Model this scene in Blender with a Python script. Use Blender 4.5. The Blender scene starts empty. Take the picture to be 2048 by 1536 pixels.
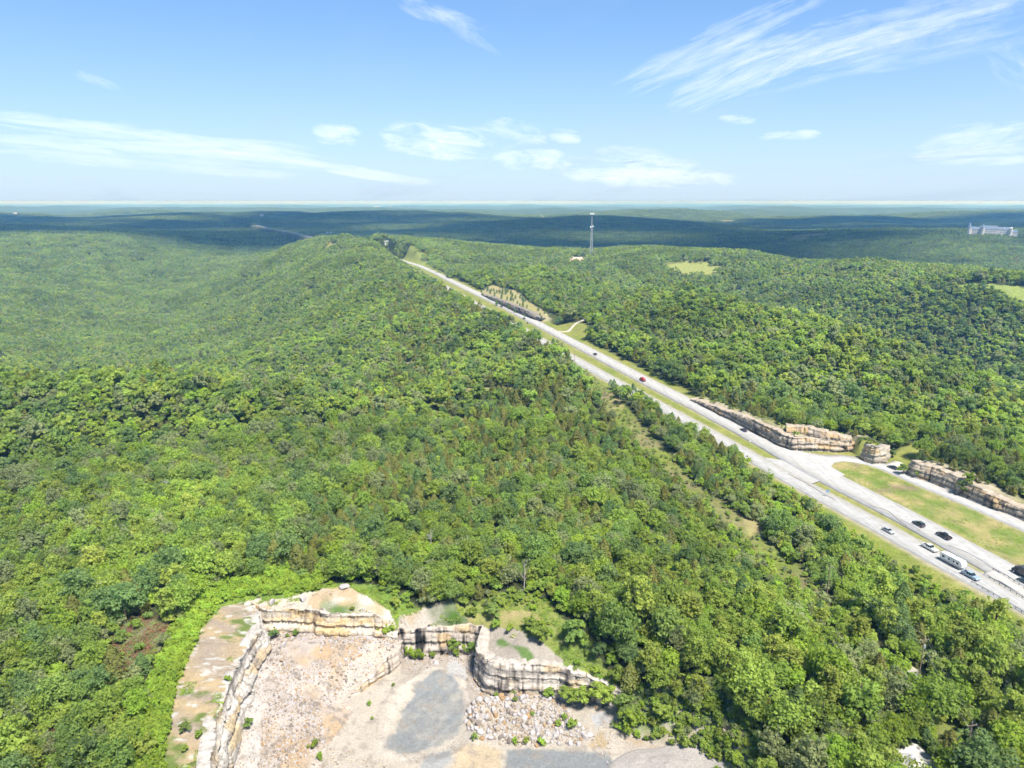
import bpy, bmesh, math, random
import numpy as np
from mathutils import Vector, Matrix, Euler

# ------------------------------------------------------------------ camera, sky, sun, exposure
SC = bpy.context.scene
COL = SC.collection
F = 1469.0                       # focal length in pixels of a 2048 wide picture
PITCH = math.atan(366 / F)       # camera looks this far below the horizon
H = 120.0                        # drone height above the quarry rim
cam_d = bpy.data.cameras.new("camera")
cam_d.sensor_width = 36.0
cam_d.lens = 36.0 * F / 2048
cam_d.clip_start = 1.0
cam_d.clip_end = 250000
cam = bpy.data.objects.new("camera", cam_d)
cam.location = (0, 0, H)
cam.rotation_euler = (math.pi / 2 - PITCH, 0, 0)
COL.objects.link(cam)
SC.camera = cam

SUN_EL = math.radians(59)
SUN_AZ = math.radians(150)        # measured clockwise from +Y
sun_dir = Vector((math.sin(SUN_AZ) * math.cos(SUN_EL), math.cos(SUN_AZ) * math.cos(SUN_EL), math.sin(SUN_EL)))
sl = bpy.data.lights.new("sun", 'SUN')
sl.energy = 2.25
sl.angle = math.radians(11)
sl.color = (1.0, 0.96, 0.90)
so = bpy.data.objects.new("sun", sl)
so.rotation_euler = sun_dir.to_track_quat('Z', 'Y').to_euler()
so.location = (300, 0, 900)
COL.objects.link(so)

W = bpy.data.worlds.new("World")
SC.world = W
W.use_nodes = True
def build_world():
    nt = W.node_tree; N = nt.nodes; L = nt.links
    N.clear()
    out = N.new('ShaderNodeOutputWorld'); bg = N.new('ShaderNodeBackground')
    sky = N.new('ShaderNodeTexSky'); sky.sky_type = 'NISHITA'; sky.sun_disc = False
    sky.sun_elevation = SUN_EL; sky.sun_rotation = SUN_AZ
    sky.altitude = 300; sky.air_density = 0.6; sky.dust_density = 0.0; sky.ozone_density = 6.0
    def math_(op, a, b=None, c=None, clamp=False):
        n = N.new('ShaderNodeMath'); n.operation = op; n.use_clamp = clamp
        for i, v in enumerate((a, b, c)):
            if v is None: continue
            if isinstance(v, (int, float)): n.inputs[i].default_value = v
            else: L.new(v, n.inputs[i])
        return n.outputs[0]
    tc = N.new('ShaderNodeTexCoord'); sp = N.new('ShaderNodeSeparateXYZ')
    L.new(tc.outputs['Generated'], sp.inputs[0])
    x, y, z = sp.outputs
    hyp = math_('SQRT', math_('ADD', math_('MULTIPLY', x, x), math_('MULTIPLY', y, y)))
    def noise(vec, scale, detail=6, rough=0.6, dist=0.0):
        n = N.new('ShaderNodeTexNoise'); n.inputs['Scale'].default_value = scale
        n.inputs['Detail'].default_value = detail; n.inputs['Roughness'].default_value = rough
        n.inputs['Distortion'].default_value = dist
        L.new(vec, n.inputs['Vector']); return n.outputs['Fac']
    def comb(a, b, c=0.0):
        n = N.new('ShaderNodeCombineXYZ')
        for i, q in enumerate((a, b, c)):
            if isinstance(q, (int, float)): n.inputs[i].default_value = q
            else: L.new(q, n.inputs[i])
        return n.outputs[0]
    # thin cirrus over the whole sky
    pl = math_('ADD', math_('MAXIMUM', z, 0.0), 0.12)
    cv2 = comb(math_('DIVIDE', math_('MULTIPLY_ADD', y, 0.35, x), pl), math_('MULTIPLY', math_('DIVIDE', y, pl), 0.35), 0.0)
    cn = noise(cv2, 0.9, 4, 0.6, 0.0)
    wide = math_('MULTIPLY', math_('SUBTRACT', cn, 0.52, clamp=True), 0.8, clamp=True)
    # pale veil of distant thin cloud low on the horizon, all the way round
    el = math_('DIVIDE', z, hyp)
    veil = math_('SUBTRACT', 1.0, math_('DIVIDE', math_('ABSOLUTE', el), SKY_VEIL_H), clamp=True)
    veil = math_('MULTIPLY', math_('MULTIPLY', veil, veil), SKY_VEIL)
    tot = math_('ADD', wide, veil, clamp=True)
    hs = N.new('ShaderNodeHueSaturation'); hs.inputs['Saturation'].default_value = SKY_SAT; hs.inputs['Hue'].default_value = SKY_HUE
    hs.inputs['Value'].default_value = SKY_VAL
    gm = N.new('ShaderNodeGamma'); gm.inputs['Gamma'].default_value = 0.6     # evens out the bright horizon
    L.new(sky.outputs[0], gm.inputs['Color']); L.new(gm.outputs[0], hs.inputs['Color'])
    mix = N.new('ShaderNodeMix'); mix.data_type = 'RGBA'
    L.new(tot, mix.inputs['Factor']); L.new(hs.outputs[0], mix.inputs[6])
    mix.inputs[7].default_value = CLOUD_COL
    L.new(mix.outputs[2], bg.inputs['Color'])
    bg.inputs['Strength'].default_value = SKY_STRENGTH
    L.new(bg.outputs[0], out.inputs['Surface'])
    W.cycles.sampling_method = 'MANUAL'; W.cycles.sample_map_resolution = 256
SKY_STRENGTH = 0.1015
SKY_SAT, SKY_HUE, SKY_VAL, SKY_VEIL, SKY_VEIL_H = 1.30, 0.502, 0.92, 0.95, 0.26
CLOUD_COL = (1.32, 1.66, 2.0, 1)
build_world()

SC.view_settings.view_transform = 'Standard'
SC.view_settings.look = 'None'
SC.view_settings.exposure = 2.15
SC.view_settings.gamma = 1.0
SC.view_settings.use_curve_mapping = False
SC.render.engine = 'CYCLES'
SC.cycles.max_bounces = 5
SC.cycles.diffuse_bounces = 4
SC.cycles.glossy_bounces = 2
SC.cycles.transmission_bounces = 2
SC.cycles.transparent_max_bounces = 4
SC.cycles.volume_bounces = 1
SC.cycles.caustics_reflective = False
SC.cycles.caustics_refractive = False
SC.cycles.use_denoising = True
SC.cycles.use_adaptive_sampling = True
SC.cycles.adaptive_threshold = 0.02
SC.cycles.sample_clamp_indirect = 4

rng = np.random.default_rng(7)
random.seed(7)

# ------------------------------------------------------------------ helpers
def P(px, py, z=0.0):
    """Where the ray through picture point (px, py) meets the level plane at height z."""
    r = (px - 1024) / F; d = (py - 768) / F
    fw = math.cos(PITCH) - d * math.sin(PITCH); dn = math.sin(PITCH) + d * math.cos(PITCH)
    k = (H - z) / dn
    return (r * k, fw * k)
def PP(lst, z=0.0):
    return np.array([P(p[0], p[1], p[2] if len(p) > 2 else z) for p in lst])
def project(x, y, z):
    """World point to 2048x1536 picture coordinates (to pick which repeats show largest)."""
    fwd = y * math.cos(PITCH) - (z - H) * math.sin(PITCH)
    up = y * math.sin(PITCH) + (z - H) * math.cos(PITCH)
    return 1024 + F * x / fwd, 768 - F * up / fwd, fwd
def sstep(a, b, x):
    t = np.clip((x - a) / (b - a), 0, 1); return t * t * (3 - 2 * t)
def _h(ix, iy, seed):
    n = (ix.astype(np.int64) * 374761393 + iy.astype(np.int64) * 668265263 + seed * 1274126177) & 0xFFFFFFFF
    n = ((n ^ (n >> 13)) * 1274126177) & 0xFFFFFFFF
    n = n ^ (n >> 16)
    return (n & 0xFFFFFF) / float(0xFFFFFF)
def vn(x, y, seed=0):
    ix = np.floor(x); iy = np.floor(y); fx = x - ix; fy = y - iy
    fx = fx * fx * (3 - 2 * fx); fy = fy * fy * (3 - 2 * fy)
    a = _h(ix, iy, seed); b = _h(ix + 1, iy, seed); c = _h(ix, iy + 1, seed); d = _h(ix + 1, iy + 1, seed)
    return (a * (1 - fx) + b * fx) * (1 - fy) + (c * (1 - fx) + d * fx) * fy
def fbm(x, y, seed=0, octv=4, gain=0.5):
    s = 0; a = 1; t = 0
    for o in range(octv):
        s = s + a * vn(x * 2 ** o + 17.3 * o, y * 2 ** o - 9.1 * o, seed + o); t += a; a *= gain
    return s / t
def pip(x, y, poly):
    poly = np.asarray(poly); ins = np.zeros(x.shape, bool); n = len(poly)
    x0, y0 = poly.min(0); x1, y1 = poly.max(0)
    box = (x >= x0) & (x <= x1) & (y >= y0) & (y <= y1)
    if not box.any(): return ins
    xs = x[box]; ys = y[box]; r = np.zeros(xs.shape, bool)
    for i in range(n):
        xa, ya = poly[i]; xb, yb = poly[(i + 1) % n]
        if ya == yb: continue
        c = ((ya > ys) != (yb > ys)) & (xs < (xb - xa) * (ys - ya) / (yb - ya) + xa)
        r ^= c
    ins[box] = r
    return ins
def poly_dist(x, y, pts, closed=False):
    """distance to a polyline and signed side (+ = to the right walking along it)"""
    pts = np.asarray(pts, float); best = np.full(x.shape, 1e18); side = np.zeros(x.shape)
    if closed: pts = np.vstack([pts, pts[:1]])
    for a, b in zip(pts[:-1], pts[1:]):
        d = b - a; l2 = d @ d
        t = np.clip(((x - a[0]) * d[0] + (y - a[1]) * d[1]) / l2, 0, 1)
        ex = x - (a[0] + t * d[0]); ey = y - (a[1] + t * d[1])
        dd = ex * ex + ey * ey
        m = dd < best
        best = np.where(m, dd, best)
        side = np.where(m, np.sign(d[1] * ex - d[0] * ey), side)
    return np.sqrt(best), side
class TPS:
    def __init__(s, pts, reg=1e-4):
        p = np.asarray(pts, float); s.p = p[:, :2]; n = len(p)
        K = s.k(((p[:, None, :2] - p[None, :, :2]) ** 2).sum(-1)) + reg * np.eye(n)
        A = np.zeros((n + 3, n + 3)); A[:n, :n] = K; A[:n, n] = 1; A[:n, n + 1:] = p[:, :2]; A[n, :n] = 1; A[n + 1:, :n] = p[:, :2].T
        s.w = np.linalg.solve(A, np.r_[p[:, 2], 0, 0, 0])
    @staticmethod
    def k(r2): return 0.5 * r2 * np.log(np.maximum(r2, 1e-12))
    def __call__(s, x, y):
        sh = x.shape; q = np.stack([x.ravel(), y.ravel()], 1); out = np.empty(len(q)); n = len(s.p)
        for i in range(0, len(q), 40000):
            c = q[i:i + 40000]
            r2 = ((c[:, None, :] - s.p[None]) ** 2).sum(-1)
            out[i:i + 40000] = s.k(r2) @ s.w[:n] + s.w[n] + c @ s.w[n + 1:]
        return out.reshape(sh)
def resample(pts, step):
    pts = np.asarray(pts, float); seg = np.linalg.norm(np.diff(pts[:, :2], axis=0), axis=1); s = np.r_[0, np.cumsum(seg)]
    n = max(2, int(s[-1] / step) + 1); q = np.linspace(0, s[-1], n)
    return np.stack([np.interp(q, s, pts[:, i]) for i in range(pts.shape[1])], 1), q
def smooth_line(pts, step, it=3):
    """resample and round the corners"""
    p, _ = resample(pts, step)
    for _ in range(it):
        p[1:-1] = 0.25 * p[:-2] + 0.5 * p[1:-1] + 0.25 * p[2:]
    return p
def normals2(p):
    d = np.gradient(p[:, :2], axis=0); d /= np.maximum(np.linalg.norm(d, axis=1, keepdims=True), 1e-9)
    return np.stack([d[:, 1], -d[:, 0]], 1)      # points to the right of travel

# ------------------------------------------------------------------ materials
MATS = {}
def new_mat(name):
    m = bpy.data.materials.new(name); m.use_nodes = True; nt = m.node_tree; nt.nodes.clear()
    o = nt.nodes.new('ShaderNodeOutputMaterial'); return m, nt, o
def flat(name, col, rough=0.6, metal=0.0, vary=0.12, scale=1.5, spec=0.3, coat=0.0):
    """a plain paint/metal/wood material with a little procedural wear"""
    if name in MATS: return MATS[name]
    m, nt, o = new_mat(name); N = nt.nodes; L = nt.links
    b = N.new('ShaderNodeBsdfPrincipled'); b.inputs['Roughness'].default_value = rough; b.inputs['Metallic'].default_value = metal
    b.inputs['Specular IOR Level'].default_value = spec; b.inputs['Coat Weight'].default_value = coat
    tc = N.new('ShaderNodeTexCoord'); n = N.new('ShaderNodeTexNoise'); n.inputs['Scale'].default_value = scale; n.inputs['Detail'].default_value = 5
    L.new(tc.outputs['Object'], n.inputs['Vector'])
    mr = N.new('ShaderNodeMapRange'); mr.inputs[3].default_value = 1 - vary; mr.inputs[4].default_value = 1 + vary
    L.new(n.outputs['Fac'], mr.inputs[0])
    mx = N.new('ShaderNodeMix'); mx.data_type = 'RGBA'; mx.blend_type = 'MULTIPLY'; mx.inputs['Factor'].default_value = 1
    mx.inputs[6].default_value = (*col, 1); L.new(mr.outputs[0], mx.inputs[7])
    L.new(mx.outputs[2], b.inputs['Base Color']); L.new(b.outputs[0], o.inputs['Surface'])
    MATS[name] = m; return m
def leaf_mat(name, col, trans=0.35, vary=0.19):
    if name in MATS: return MATS[name]
    m, nt, o = new_mat(name); N = nt.nodes; L = nt.links
    oi = N.new('ShaderNodeObjectInfo'); ge = N.new('ShaderNodeNewGeometry')
    hs = N.new('ShaderNodeHueSaturation'); hs.inputs['Color'].default_value = (*col, 1)
    m1 = N.new('ShaderNodeMapRange'); m1.inputs[3].default_value = 0.49; m1.inputs[4].default_value = 0.51; L.new(oi.outputs['Random'], m1.inputs[0])
    L.new(m1.outputs[0], hs.inputs['Hue'])
    # tone per tree and per leaf spray, and slow drift over the land
    n = N.new('ShaderNodeTexNoise'); n.inputs['Scale'].default_value = 0.012; n.inputs['Detail'].default_value = 3
    L.new(ge.outputs['Position'], n.inputs['Vector'])
    n2 = N.new('ShaderNodeTexNoise'); n2.inputs['Scale'].default_value = 0.45; n2.inputs['Detail'].default_value = 2
    L.new(ge.outputs['Position'], n2.inputs['Vector'])
    wn = N.new('ShaderNodeTexWhiteNoise'); wn.noise_dimensions = '1D'; L.new(oi.outputs['Random'], wn.inputs['W'])
    def madd(a, k, c):
        q = N.new('ShaderNodeMath'); q.operation = 'MULTIPLY_ADD'; L.new(a, q.inputs[0]); q.inputs[1].default_value = k
        if isinstance(c, (int, float)): q.inputs[2].default_value = c
        else: L.new(c, q.inputs[2])
        return q.outputs[0]
    val = madd(n.outputs['Fac'], 1.1, madd(n2.outputs['Fac'], 0.5, madd(wn.outputs['Value'], vary * 2, 0.2 - vary)))
    L.new(val, hs.inputs['Value'])
    d = N.new('ShaderNodeBsdfDiffuse'); t = N.new('ShaderNodeBsdfTranslucent'); mx = N.new('ShaderNodeMixShader'); mx.inputs[0].default_value = trans
    L.new(hs.outputs[0], d.inputs['Color']); L.new(hs.outputs[0], t.inputs['Color'])
    L.new(d.outputs[0], mx.inputs[1]); L.new(t.outputs[0], mx.inputs[2]); L.new(mx.outputs[0], o.inputs['Surface'])
    MATS[name] = m; return m
def ground_mat(name, fine=(0.9, 6.0), amt=0.5, rough=0.9, bump=0.4, spec=0.15):
    """colour from the mesh's own 'col' attribute (what the ground is made of), grain from noise"""
    if name in MATS: return MATS[name]
    m, nt, o = new_mat(name); N = nt.nodes; L = nt.links
    at = N.new('ShaderNodeAttribute'); at.attribute_name = 'col'
    ge = N.new('ShaderNodeNewGeometry')
    val = None
    fac = []
    for sc_ in fine:
        n = N.new('ShaderNodeTexNoise'); n.inputs['Scale'].default_value = sc_; n.inputs['Detail'].default_value = 6; n.inputs['Roughness'].default_value = 0.65
        L.new(ge.outputs['Position'], n.inputs['Vector']); fac.append(n.outputs['Fac'])
    ad = N.new('ShaderNodeMath'); ad.operation = 'ADD'; L.new(fac[0], ad.inputs[0]); L.new(fac[1], ad.inputs[1])
    mr = N.new('ShaderNodeMapRange'); mr.inputs[1].default_value = 0.6; mr.inputs[2].default_value = 1.4
    mr.inputs[3].default_value = 1 - amt; mr.inputs[4].default_value = 1 + amt; L.new(ad.outputs[0], mr.inputs[0])
    mx = N.new('ShaderNodeMix'); mx.data_type = 'RGBA'; mx.blend_type = 'MULTIPLY'; mx.inputs['Factor'].default_value = 1
    L.new(at.outputs['Color'], mx.inputs[6]); L.new(mr.outputs[0], mx.inputs[7])
    b = N.new('ShaderNodeBsdfPrincipled'); b.inputs['Roughness'].default_value = rough; b.inputs['Specular IOR Level'].default_value = spec
    L.new(mx.outputs[2], b.inputs['Base Color'])
    if bump:
        bp = N.new('ShaderNodeBump'); bp.inputs['Strength'].default_value = bump; bp.inputs['Distance'].default_value = 0.3
        L.new(ad.outputs[0], bp.inputs['Height']); L.new(bp.outputs[0], b.inputs['Normal'])
    L.new(b.outputs[0], o.inputs['Surface'])
    MATS[name] = m; return m

# ------------------------------------------------------------------ mesh builders
def link(o): COL.objects.link(o); return o
def tag(o, label=None, cat=None, group=None, kind=None):
    if label: o['label'] = label
    if cat: o['category'] = cat
    if group: o['group'] = group
    if kind: o['kind'] = kind
    return o
def empty(name, loc=(0, 0, 0), rz=0.0):
    o = bpy.data.objects.new(name, None); o.location = loc; o.rotation_euler = (0, 0, rz); o.empty_display_size = 0.5
    return link(o)
def mesh_np(name, v, faces, mat, col=None, smooth=False, mats=None, midx=None):
    """v (n,3), faces (m,k) of equal size k -> mesh data"""
    me = bpy.data.meshes.new(name); v = np.asarray(v, np.float32); faces = np.asarray(faces, np.int32)
    me.vertices.add(len(v)); me.vertices.foreach_set('co', v.ravel())
    m, k = faces.shape
    me.loops.add(m * k); me.loops.foreach_set('vertex_index', faces.ravel())
    me.polygons.add(m); me.polygons.foreach_set('loop_start', np.arange(0, m * k, k, dtype=np.int32))
    me.polygons.foreach_set('loop_total', np.full(m, k, np.int32))
    if smooth: me.polygons.foreach_set('use_smooth', np.ones(m, bool))
    for q in (mats or [mat]): me.materials.append(q)
    if midx is not None: me.polygons.foreach_set('material_index', np.asarray(midx, np.int32))
    if col is not None:
        a = me.color_attributes.new('col', 'FLOAT_COLOR', 'POINT')
        c = np.ones((len(v), 4), np.float32); c[:, :3] = col; a.data.foreach_set('color', c.ravel())
    me.update(calc_edges=True); return me
def obj(name, me, parent=None, loc=None, rot=None, scale=None):
    o = bpy.data.objects.new(name, me); link(o)
    if parent: o.parent = parent
    if loc is not None: o.location = loc
    if rot is not None: o.rotation_euler = rot
    if scale is not None: o.scale = (scale,) * 3 if isinstance(scale, (int, float)) else scale
    return o
class MB:
    """collects boxes, tubes and prisms into one mesh"""
    def __init__(s): s.v = []; s.f = []
    def add(s, verts, faces):
        b = len(s.v); s.v += [tuple(map(float, q)) for q in verts]; s.f += [tuple(b + i for i in f) for f in faces]; return s
    def box(s, x0, y0, z0, x1, y1, z1, inset=0.0, insx=None):
        """inset narrows the top"""
        iy = inset; ix = inset if insx is None else insx
        v = [(x0, y0, z0), (x1, y0, z0), (x1, y1, z0), (x0, y1, z0), (x0 + ix, y0 + iy, z1), (x1 - ix, y0 + iy, z1), (x1 - ix, y1 - iy, z1), (x0 + ix, y1 - iy, z1)]
        return s.add(v, [(3, 2, 1, 0), (4, 5, 6, 7), (0, 1, 5, 4), (1, 2, 6, 5), (2, 3, 7, 6), (3, 0, 4, 7)])
    def tube(s, p, r, n=6, cap=True):
        p = [Vector(q) for q in p]; r = r if isinstance(r, (list, tuple)) else [r] * len(p); b = len(s.v)
        for i, q in enumerate(p):
            d = (p[min(i + 1, len(p) - 1)] - p[max(i - 1, 0)]).normalized()
            a = Vector((0, 0, 1)) if abs(d.z) < 0.9 else Vector((1, 0, 0))
            e1 = d.cross(a).normalized(); e2 = d.cross(e1)
            for j in range(n):
                t = 2 * math.pi * j / n; w = q + (e1 * math.cos(t) + e2 * math.sin(t)) * r[i]; s.v.append(tuple(w))
        for i in range(len(p) - 1):
            for j in range(n):
                s.f.append((b + i * n + j, b + i * n + (j + 1) % n, b + (i + 1) * n + (j + 1) % n, b + (i + 1) * n + j))
        if cap:
            s.f.append(tuple(b + j for j in range(n))[::-1]); s.f.append(tuple(b + (len(p) - 1) * n + j for j in range(n)))
        return s
    def prism(s, prof, y0, y1, inset=0.0, zin=None):
        """profile in x-z extruded along y; upper points may lean in by inset"""
        n = len(prof); zs = [q[1] for q in prof]; zlo, zhi = min(zs), max(zs); b = len(s.v)
        for yy, sg in ((y0, 1), (y1, -1)):
            for (x, z) in prof:
                k = 0 if zin is None else max(0.0, (z - zin) / max(zhi - zin, 1e-6))
                s.v.append((x, yy + sg * inset * k, z))
        for i in range(n): s.f.append((b + i, b + (i + 1) % n, b + n + (i + 1) % n, b + n + i))
        s.f.append(tuple(b + i for i in range(n))[::-1]); s.f.append(tuple(b + n + i for i in range(n)))
        return s
    def mesh(s, name, mat, bevel=0.0, smooth=False):
        me = bpy.data.meshes.new(name); me.from_pydata(s.v, [], s.f)
        bm = bmesh.new(); bm.from_mesh(me); bmesh.ops.recalc_face_normals(bm, faces=bm.faces)
        if bevel: bmesh.ops.bevel(bm, geom=list(bm.edges), offset=bevel, segments=1, affect='EDGES', clamp_overlap=True)
        bm.to_mesh(me); bm.free()
        me.materials.append(mat)
        if smooth: me.polygons.foreach_set('use_smooth', np.ones(len(me.polygons), bool))
        me.update(); return me
    def build(s, name, mat, parent=None, bevel=0.0, smooth=False):
        return obj(name, s.mesh(name, mat, bevel, smooth), parent)
def copy_tree(o, parent=None):
    c = o.copy(); link(c); c.parent = parent
    for ch in list(o.children): copy_tree(ch, c)
    return c

# ------------------------------------------------------------------ lines the land is laid out by
NB = np.array([(196, 120), (188, 150), (166.5, 216), (154, 268), (140, 314), (133.5, 343), (124, 381), (111.5, 425), (97.5, 472), (76, 550), (52.5, 636),
               (26, 734), (-4, 840), (-77, 1084), (-133, 1279), (-175, 1410), (-290, 1690), (-454, 2027), (-625, 2434), (-852, 2942), (-1058, 3313), (-1319, 3870)], float)
SB = np.array([(186, 110), (178, 140), (157, 201), (147.5, 230), (139.5, 258), (126, 300), (113, 345), (99, 394), (84, 445), (67, 500), (37, 602),
               (8, 705), (-22, 806), (-105, 1090), (-160, 1285), (-201, 1418), (-312, 1697), (-474, 2035), (-644, 2442), (-870, 2950), (-1076, 3322), (-1336, 3878)], float)
RAMP = PP([(1622, 912), (1650, 917), (1690, 916), (1733, 923), (1775, 936), (1850, 969), (1950, 1010), (2048, 1053), (2200, 1120)])
SPUR = PP([(1772, 934), (1800, 924), (1822, 915), (1850, 903), (1880, 898)])
TRACK = PP([(1108, 663), (1135, 664), (1155, 655), (1175, 650)])
nb_s = smooth_line(NB, 6, 4); sb_s = smooth_line(SB, 6, 4); ramp_s = smooth_line(RAMP, 2, 4); spur_s = smooth_line(SPUR, 2, 2); track_s = smooth_line(TRACK, 4, 2)
POWER = np.array([(49, 520), (59, 452), (69.5, 362), (80, 294), (88, 254), (97, 207), (102, 170), (106, 140), (109, 110)], float)

CUT_A = [(1385, 797, 1.2), (1440, 817, 3.5), (1489, 832, 5.5), (1518, 846, 6.3), (1549, 858, 6.6), (1565, 866, 6.8), (1588, 876, 6.4), (1635, 878, 6.0), (1674, 883, 5.5), (1711, 884, 4.5)]
CUT_A2 = [(1573, 852, 9.8), (1616, 855, 9.8), (1655, 865, 9.2), (1704, 875, 7.6)]
CUT_E = [(1729, 889, 7.0), (1737, 893, 7.5), (1752, 897, 7.8), (1770, 896, 7.2), (1776, 890, 6.5)]
CUT_B = [(1824, 921, 6.5), (1832, 926, 6.6), (1869, 934, 6.8), (1915, 952, 6.8), (1944, 970, 6.0), (1983, 990, 5.2), (2048, 1016, 4.2), (2110, 1046, 3.5)]
CUT_F = [(962, 588, 1.0), (985, 594, 4.0), (1010, 604, 5.5), (1040, 616, 6.0), (1065, 627, 5.5), (1084, 637, 3.0)]
def cut3(l): return np.array([(*P(a, b, z), z) for a, b, z in l])
cutA, cutA2, cutE, cutB, cutF = map(cut3, (CUT_A, CUT_A2, CUT_E, CUT_B, CUT_F))

# land heights: (picture x, y, height) for what can be seen, (x, y, z) in metres for the hidden ground
C_PIX = [(505, 1200, 0), (640, 1193, 1.5), (760, 1198, 1), (616, 1216, 0), (430, 1451, 0), (350, 1350, 0), (420, 1250, .5), (300, 1536, -1), (867, 1250, -4.8),
         (950, 1243, -4), (809, 1254, -5), (780, 1238, -2.5), (900, 1210, 0), (1000, 1205, 0), (966, 1254, -4.5), (1041, 1318, -5), (1100, 1288, -3.2),
         (1121, 1322, -5), (1100, 1245, -.5), (1193, 1350, -6), (1232, 1372, -7.5), (1271, 1385, -8), (1200, 1290, -1), (1300, 1350, -3), (1380, 1415, -7),
         (1450, 1430, -6), (1510, 1480, -6), (1450, 1350, -1), (1600, 1500, -4), (1600, 1300, 0), (1800, 1450, -2), (1800, 1250, 0), (1950, 1350, -1), (2100, 1500, -5),
         (0, 1500, -8), (150, 1400, -5), (260, 1300, -2), (0, 1200, -10), (200, 1150, -6), (400, 1130, -1), (650, 1130, 0), (1000, 1120, 0), (1300, 1200, 0),
         (0, 1000, -14), (300, 1000, -12), (600, 1000, -6), (900, 1000, -2), (1200, 1000, 0), (1500, 1000, 0), (1700, 1100, 0),
         (0, 890, -14), (300, 890, -13), (550, 900, -12), (800, 870, -9), (1050, 860, -2), (0, 803, 0), (200, 802, 2), (400, 808, 0), (560, 818, -6)]
C_W = [(-480, 600, -42), (-330, 640, -46), (-200, 640, -58), (-80, 650, -26), (-550, 800, -89), (-400, 820, -87), (-250, 850, -60), (-130, 850, -17), (-620, 1150, -116), (-480, 1200, -104),
       (-330, 1150, -60), (-200, 1120, -6), (-700, 1500, -116), (-560, 1550, -81), (-430, 1520, -14), (-320, 1550, 28), (-255, 1330, 18), (-800, 1900, -89), (-700, 2000, -52), (-540, 1900, 14),
       (-470, 1800, 24), (-900, 900, -49), (-700, 700, -43), (-900, 1300, -92), (-1100, 1600, -63), (-1300, 1300, -43), (-1600, 2320, 14), (-1250, 2300, 9), (-950, 2050, -63), (-900, 2500, -40),
       (-600, 2600, -17), (-1800, 1800, -17), (210, 470, 5), (165, 600, 7), (115, 800, 7), (60, 1000, 3), (-10, 1250, 5), (60, 1120, 12), (208, 807, 17), (250, 628, 17),
       (276, 540, 13), (282, 427, 2), (270, 330, 0), (420, 800, -88), (470, 600, -92), (470, 450, -46), (330, 1000, -70), (230, 1200, -37), (120, 1400, -20), (610, 915, 18),
       (546, 1196, 20), (460, 1432, 20), (301, 1620, 16), (177, 1667, 9), (50, 1800, 2), (-110, 1880, 0), (450, 1000, -40), (370, 1230, -37), (520, 760, -55), (700, 1500, -84),
       (550, 1800, -89), (300, 2050, -75), (900, 1250, -63), (100, 2200, -58), (880, 900, -23), (1000, 1000, -40), (1000, 2000, -58), (1350, 2300, 6), (1594, 2496, 26), (1200, 2500, -2),
       (900, 2600, -17), (600, 2600, -26), (1100, 1500, -66), (1350, 1500, -52), (1600, 1900, -37), (0, 3000, -21), (-600, 3200, -4), (700, 3500, -5), (1800, 3300, -8), (-2000, 3300, 0),
       (3000, 5000, 0), (0, 5000, 0), (-3000, 5000, 0), (300, 230, 0), (330, 330, -4), (240, 160, -2), (260, 100, -3), (-150, 160, -9), (-220, 300, -15), (-280, 200, -14),
       (420, 330, -30), (600, 620, -58), (760, 700, -29), (130, 192, -5), (122, 228, -5), (113, 258, -5), (100, 300, -4)]
C_W += [(x, y, 0) for x, y in NB[1:20:2]] + [(x, y, 0) for x, y in SB[2:20:3]]
_c = np.array([(*P(a, b, z), z) for a, b, z in C_PIX] + C_W)
_cp = np.stack([np.arctan2(_c[:, 0], _c[:, 1]), 0.5 * np.log(_c[:, 0] ** 2 + _c[:, 1] ** 2), _c[:, 2]], 1)
LAND = TPS(_cp, 2e-4)

def c3(l): return np.array([(*P(a, b, z), z) for a, b, z in l])
# rims of the quarry's rock faces: (picture x, y, height of the rim)
W_LEFT = c3([(505, 1204, .1), (513, 1228, .1), (516, 1261, 0), (499, 1284, 0), (478, 1331, 0), (461, 1363, 0), (440, 1413, 0), (426, 1451, 0), (420, 1501, -.2), (415, 1560, -.3), (405, 1660, -.5)])
Z_LEFT = np.array([-7.6, -7.8, -8.2, -8.6, -9.5, -10.3, -11.4, -12, -12.8, -13.4, -14.5])
W_BACK = c3([(505, 1204, .1), (537, 1219, 0), (580, 1218, 0), (616, 1218, 0), (660, 1226, -.3), (710, 1227, -.5), (748, 1228, -.8), (770, 1238, -2.4), (798, 1257, -5.2)])
W_MID = c3([(798, 1257, -5.2), (812, 1257, -5.2), (867, 1253, -5), (910, 1250, -4.8), (940, 1248, -4.5), (968, 1250, -4.4)])
W_RAMP = c3([(800, 1252, -6.6), (806, 1262, -7.2), (797, 1296, -8.9), (773, 1316, -10), (753, 1334, -11), (731, 1355, -12), (716, 1372, -13), (700, 1386, -14.2)])
W_PROM = c3([(968, 1250, -4.4), (962, 1264, -4.5), (957, 1287, -4.8), (958, 1299, -5), (970, 1310, -5), (984, 1322, -5.1), (1010, 1326, -5.1), (1041, 1326, -5.1), (1085, 1327, -5), (1121, 1328, -5), (1144, 1342, -5.6), (1173, 1347, -6), (1193, 1356, -6.4), (1214, 1367, -7.2), (1244, 1385, -8.2)])
Z_PROM = np.array([-14.4, -14.6, -15, -15.2, -15.2, -15.2, -15.2, -15, -15, -14.9, -14.4, -13.8, -13.2, -12.8, -12.2])
W_LOW = c3([(1244, 1385, -8.2), (1290, 1400, -8), (1340, 1414, -7.6), (1400, 1424, -7), (1450, 1436, -6.6), (1490, 1465, -6.4), (1505, 1520, -6.5), (1510, 1600, -6.8)])
Z_LOW = np.array([-12.2, -12.2, -12.2, -12, -11.6, -11.8, -12.5, -13])
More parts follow.
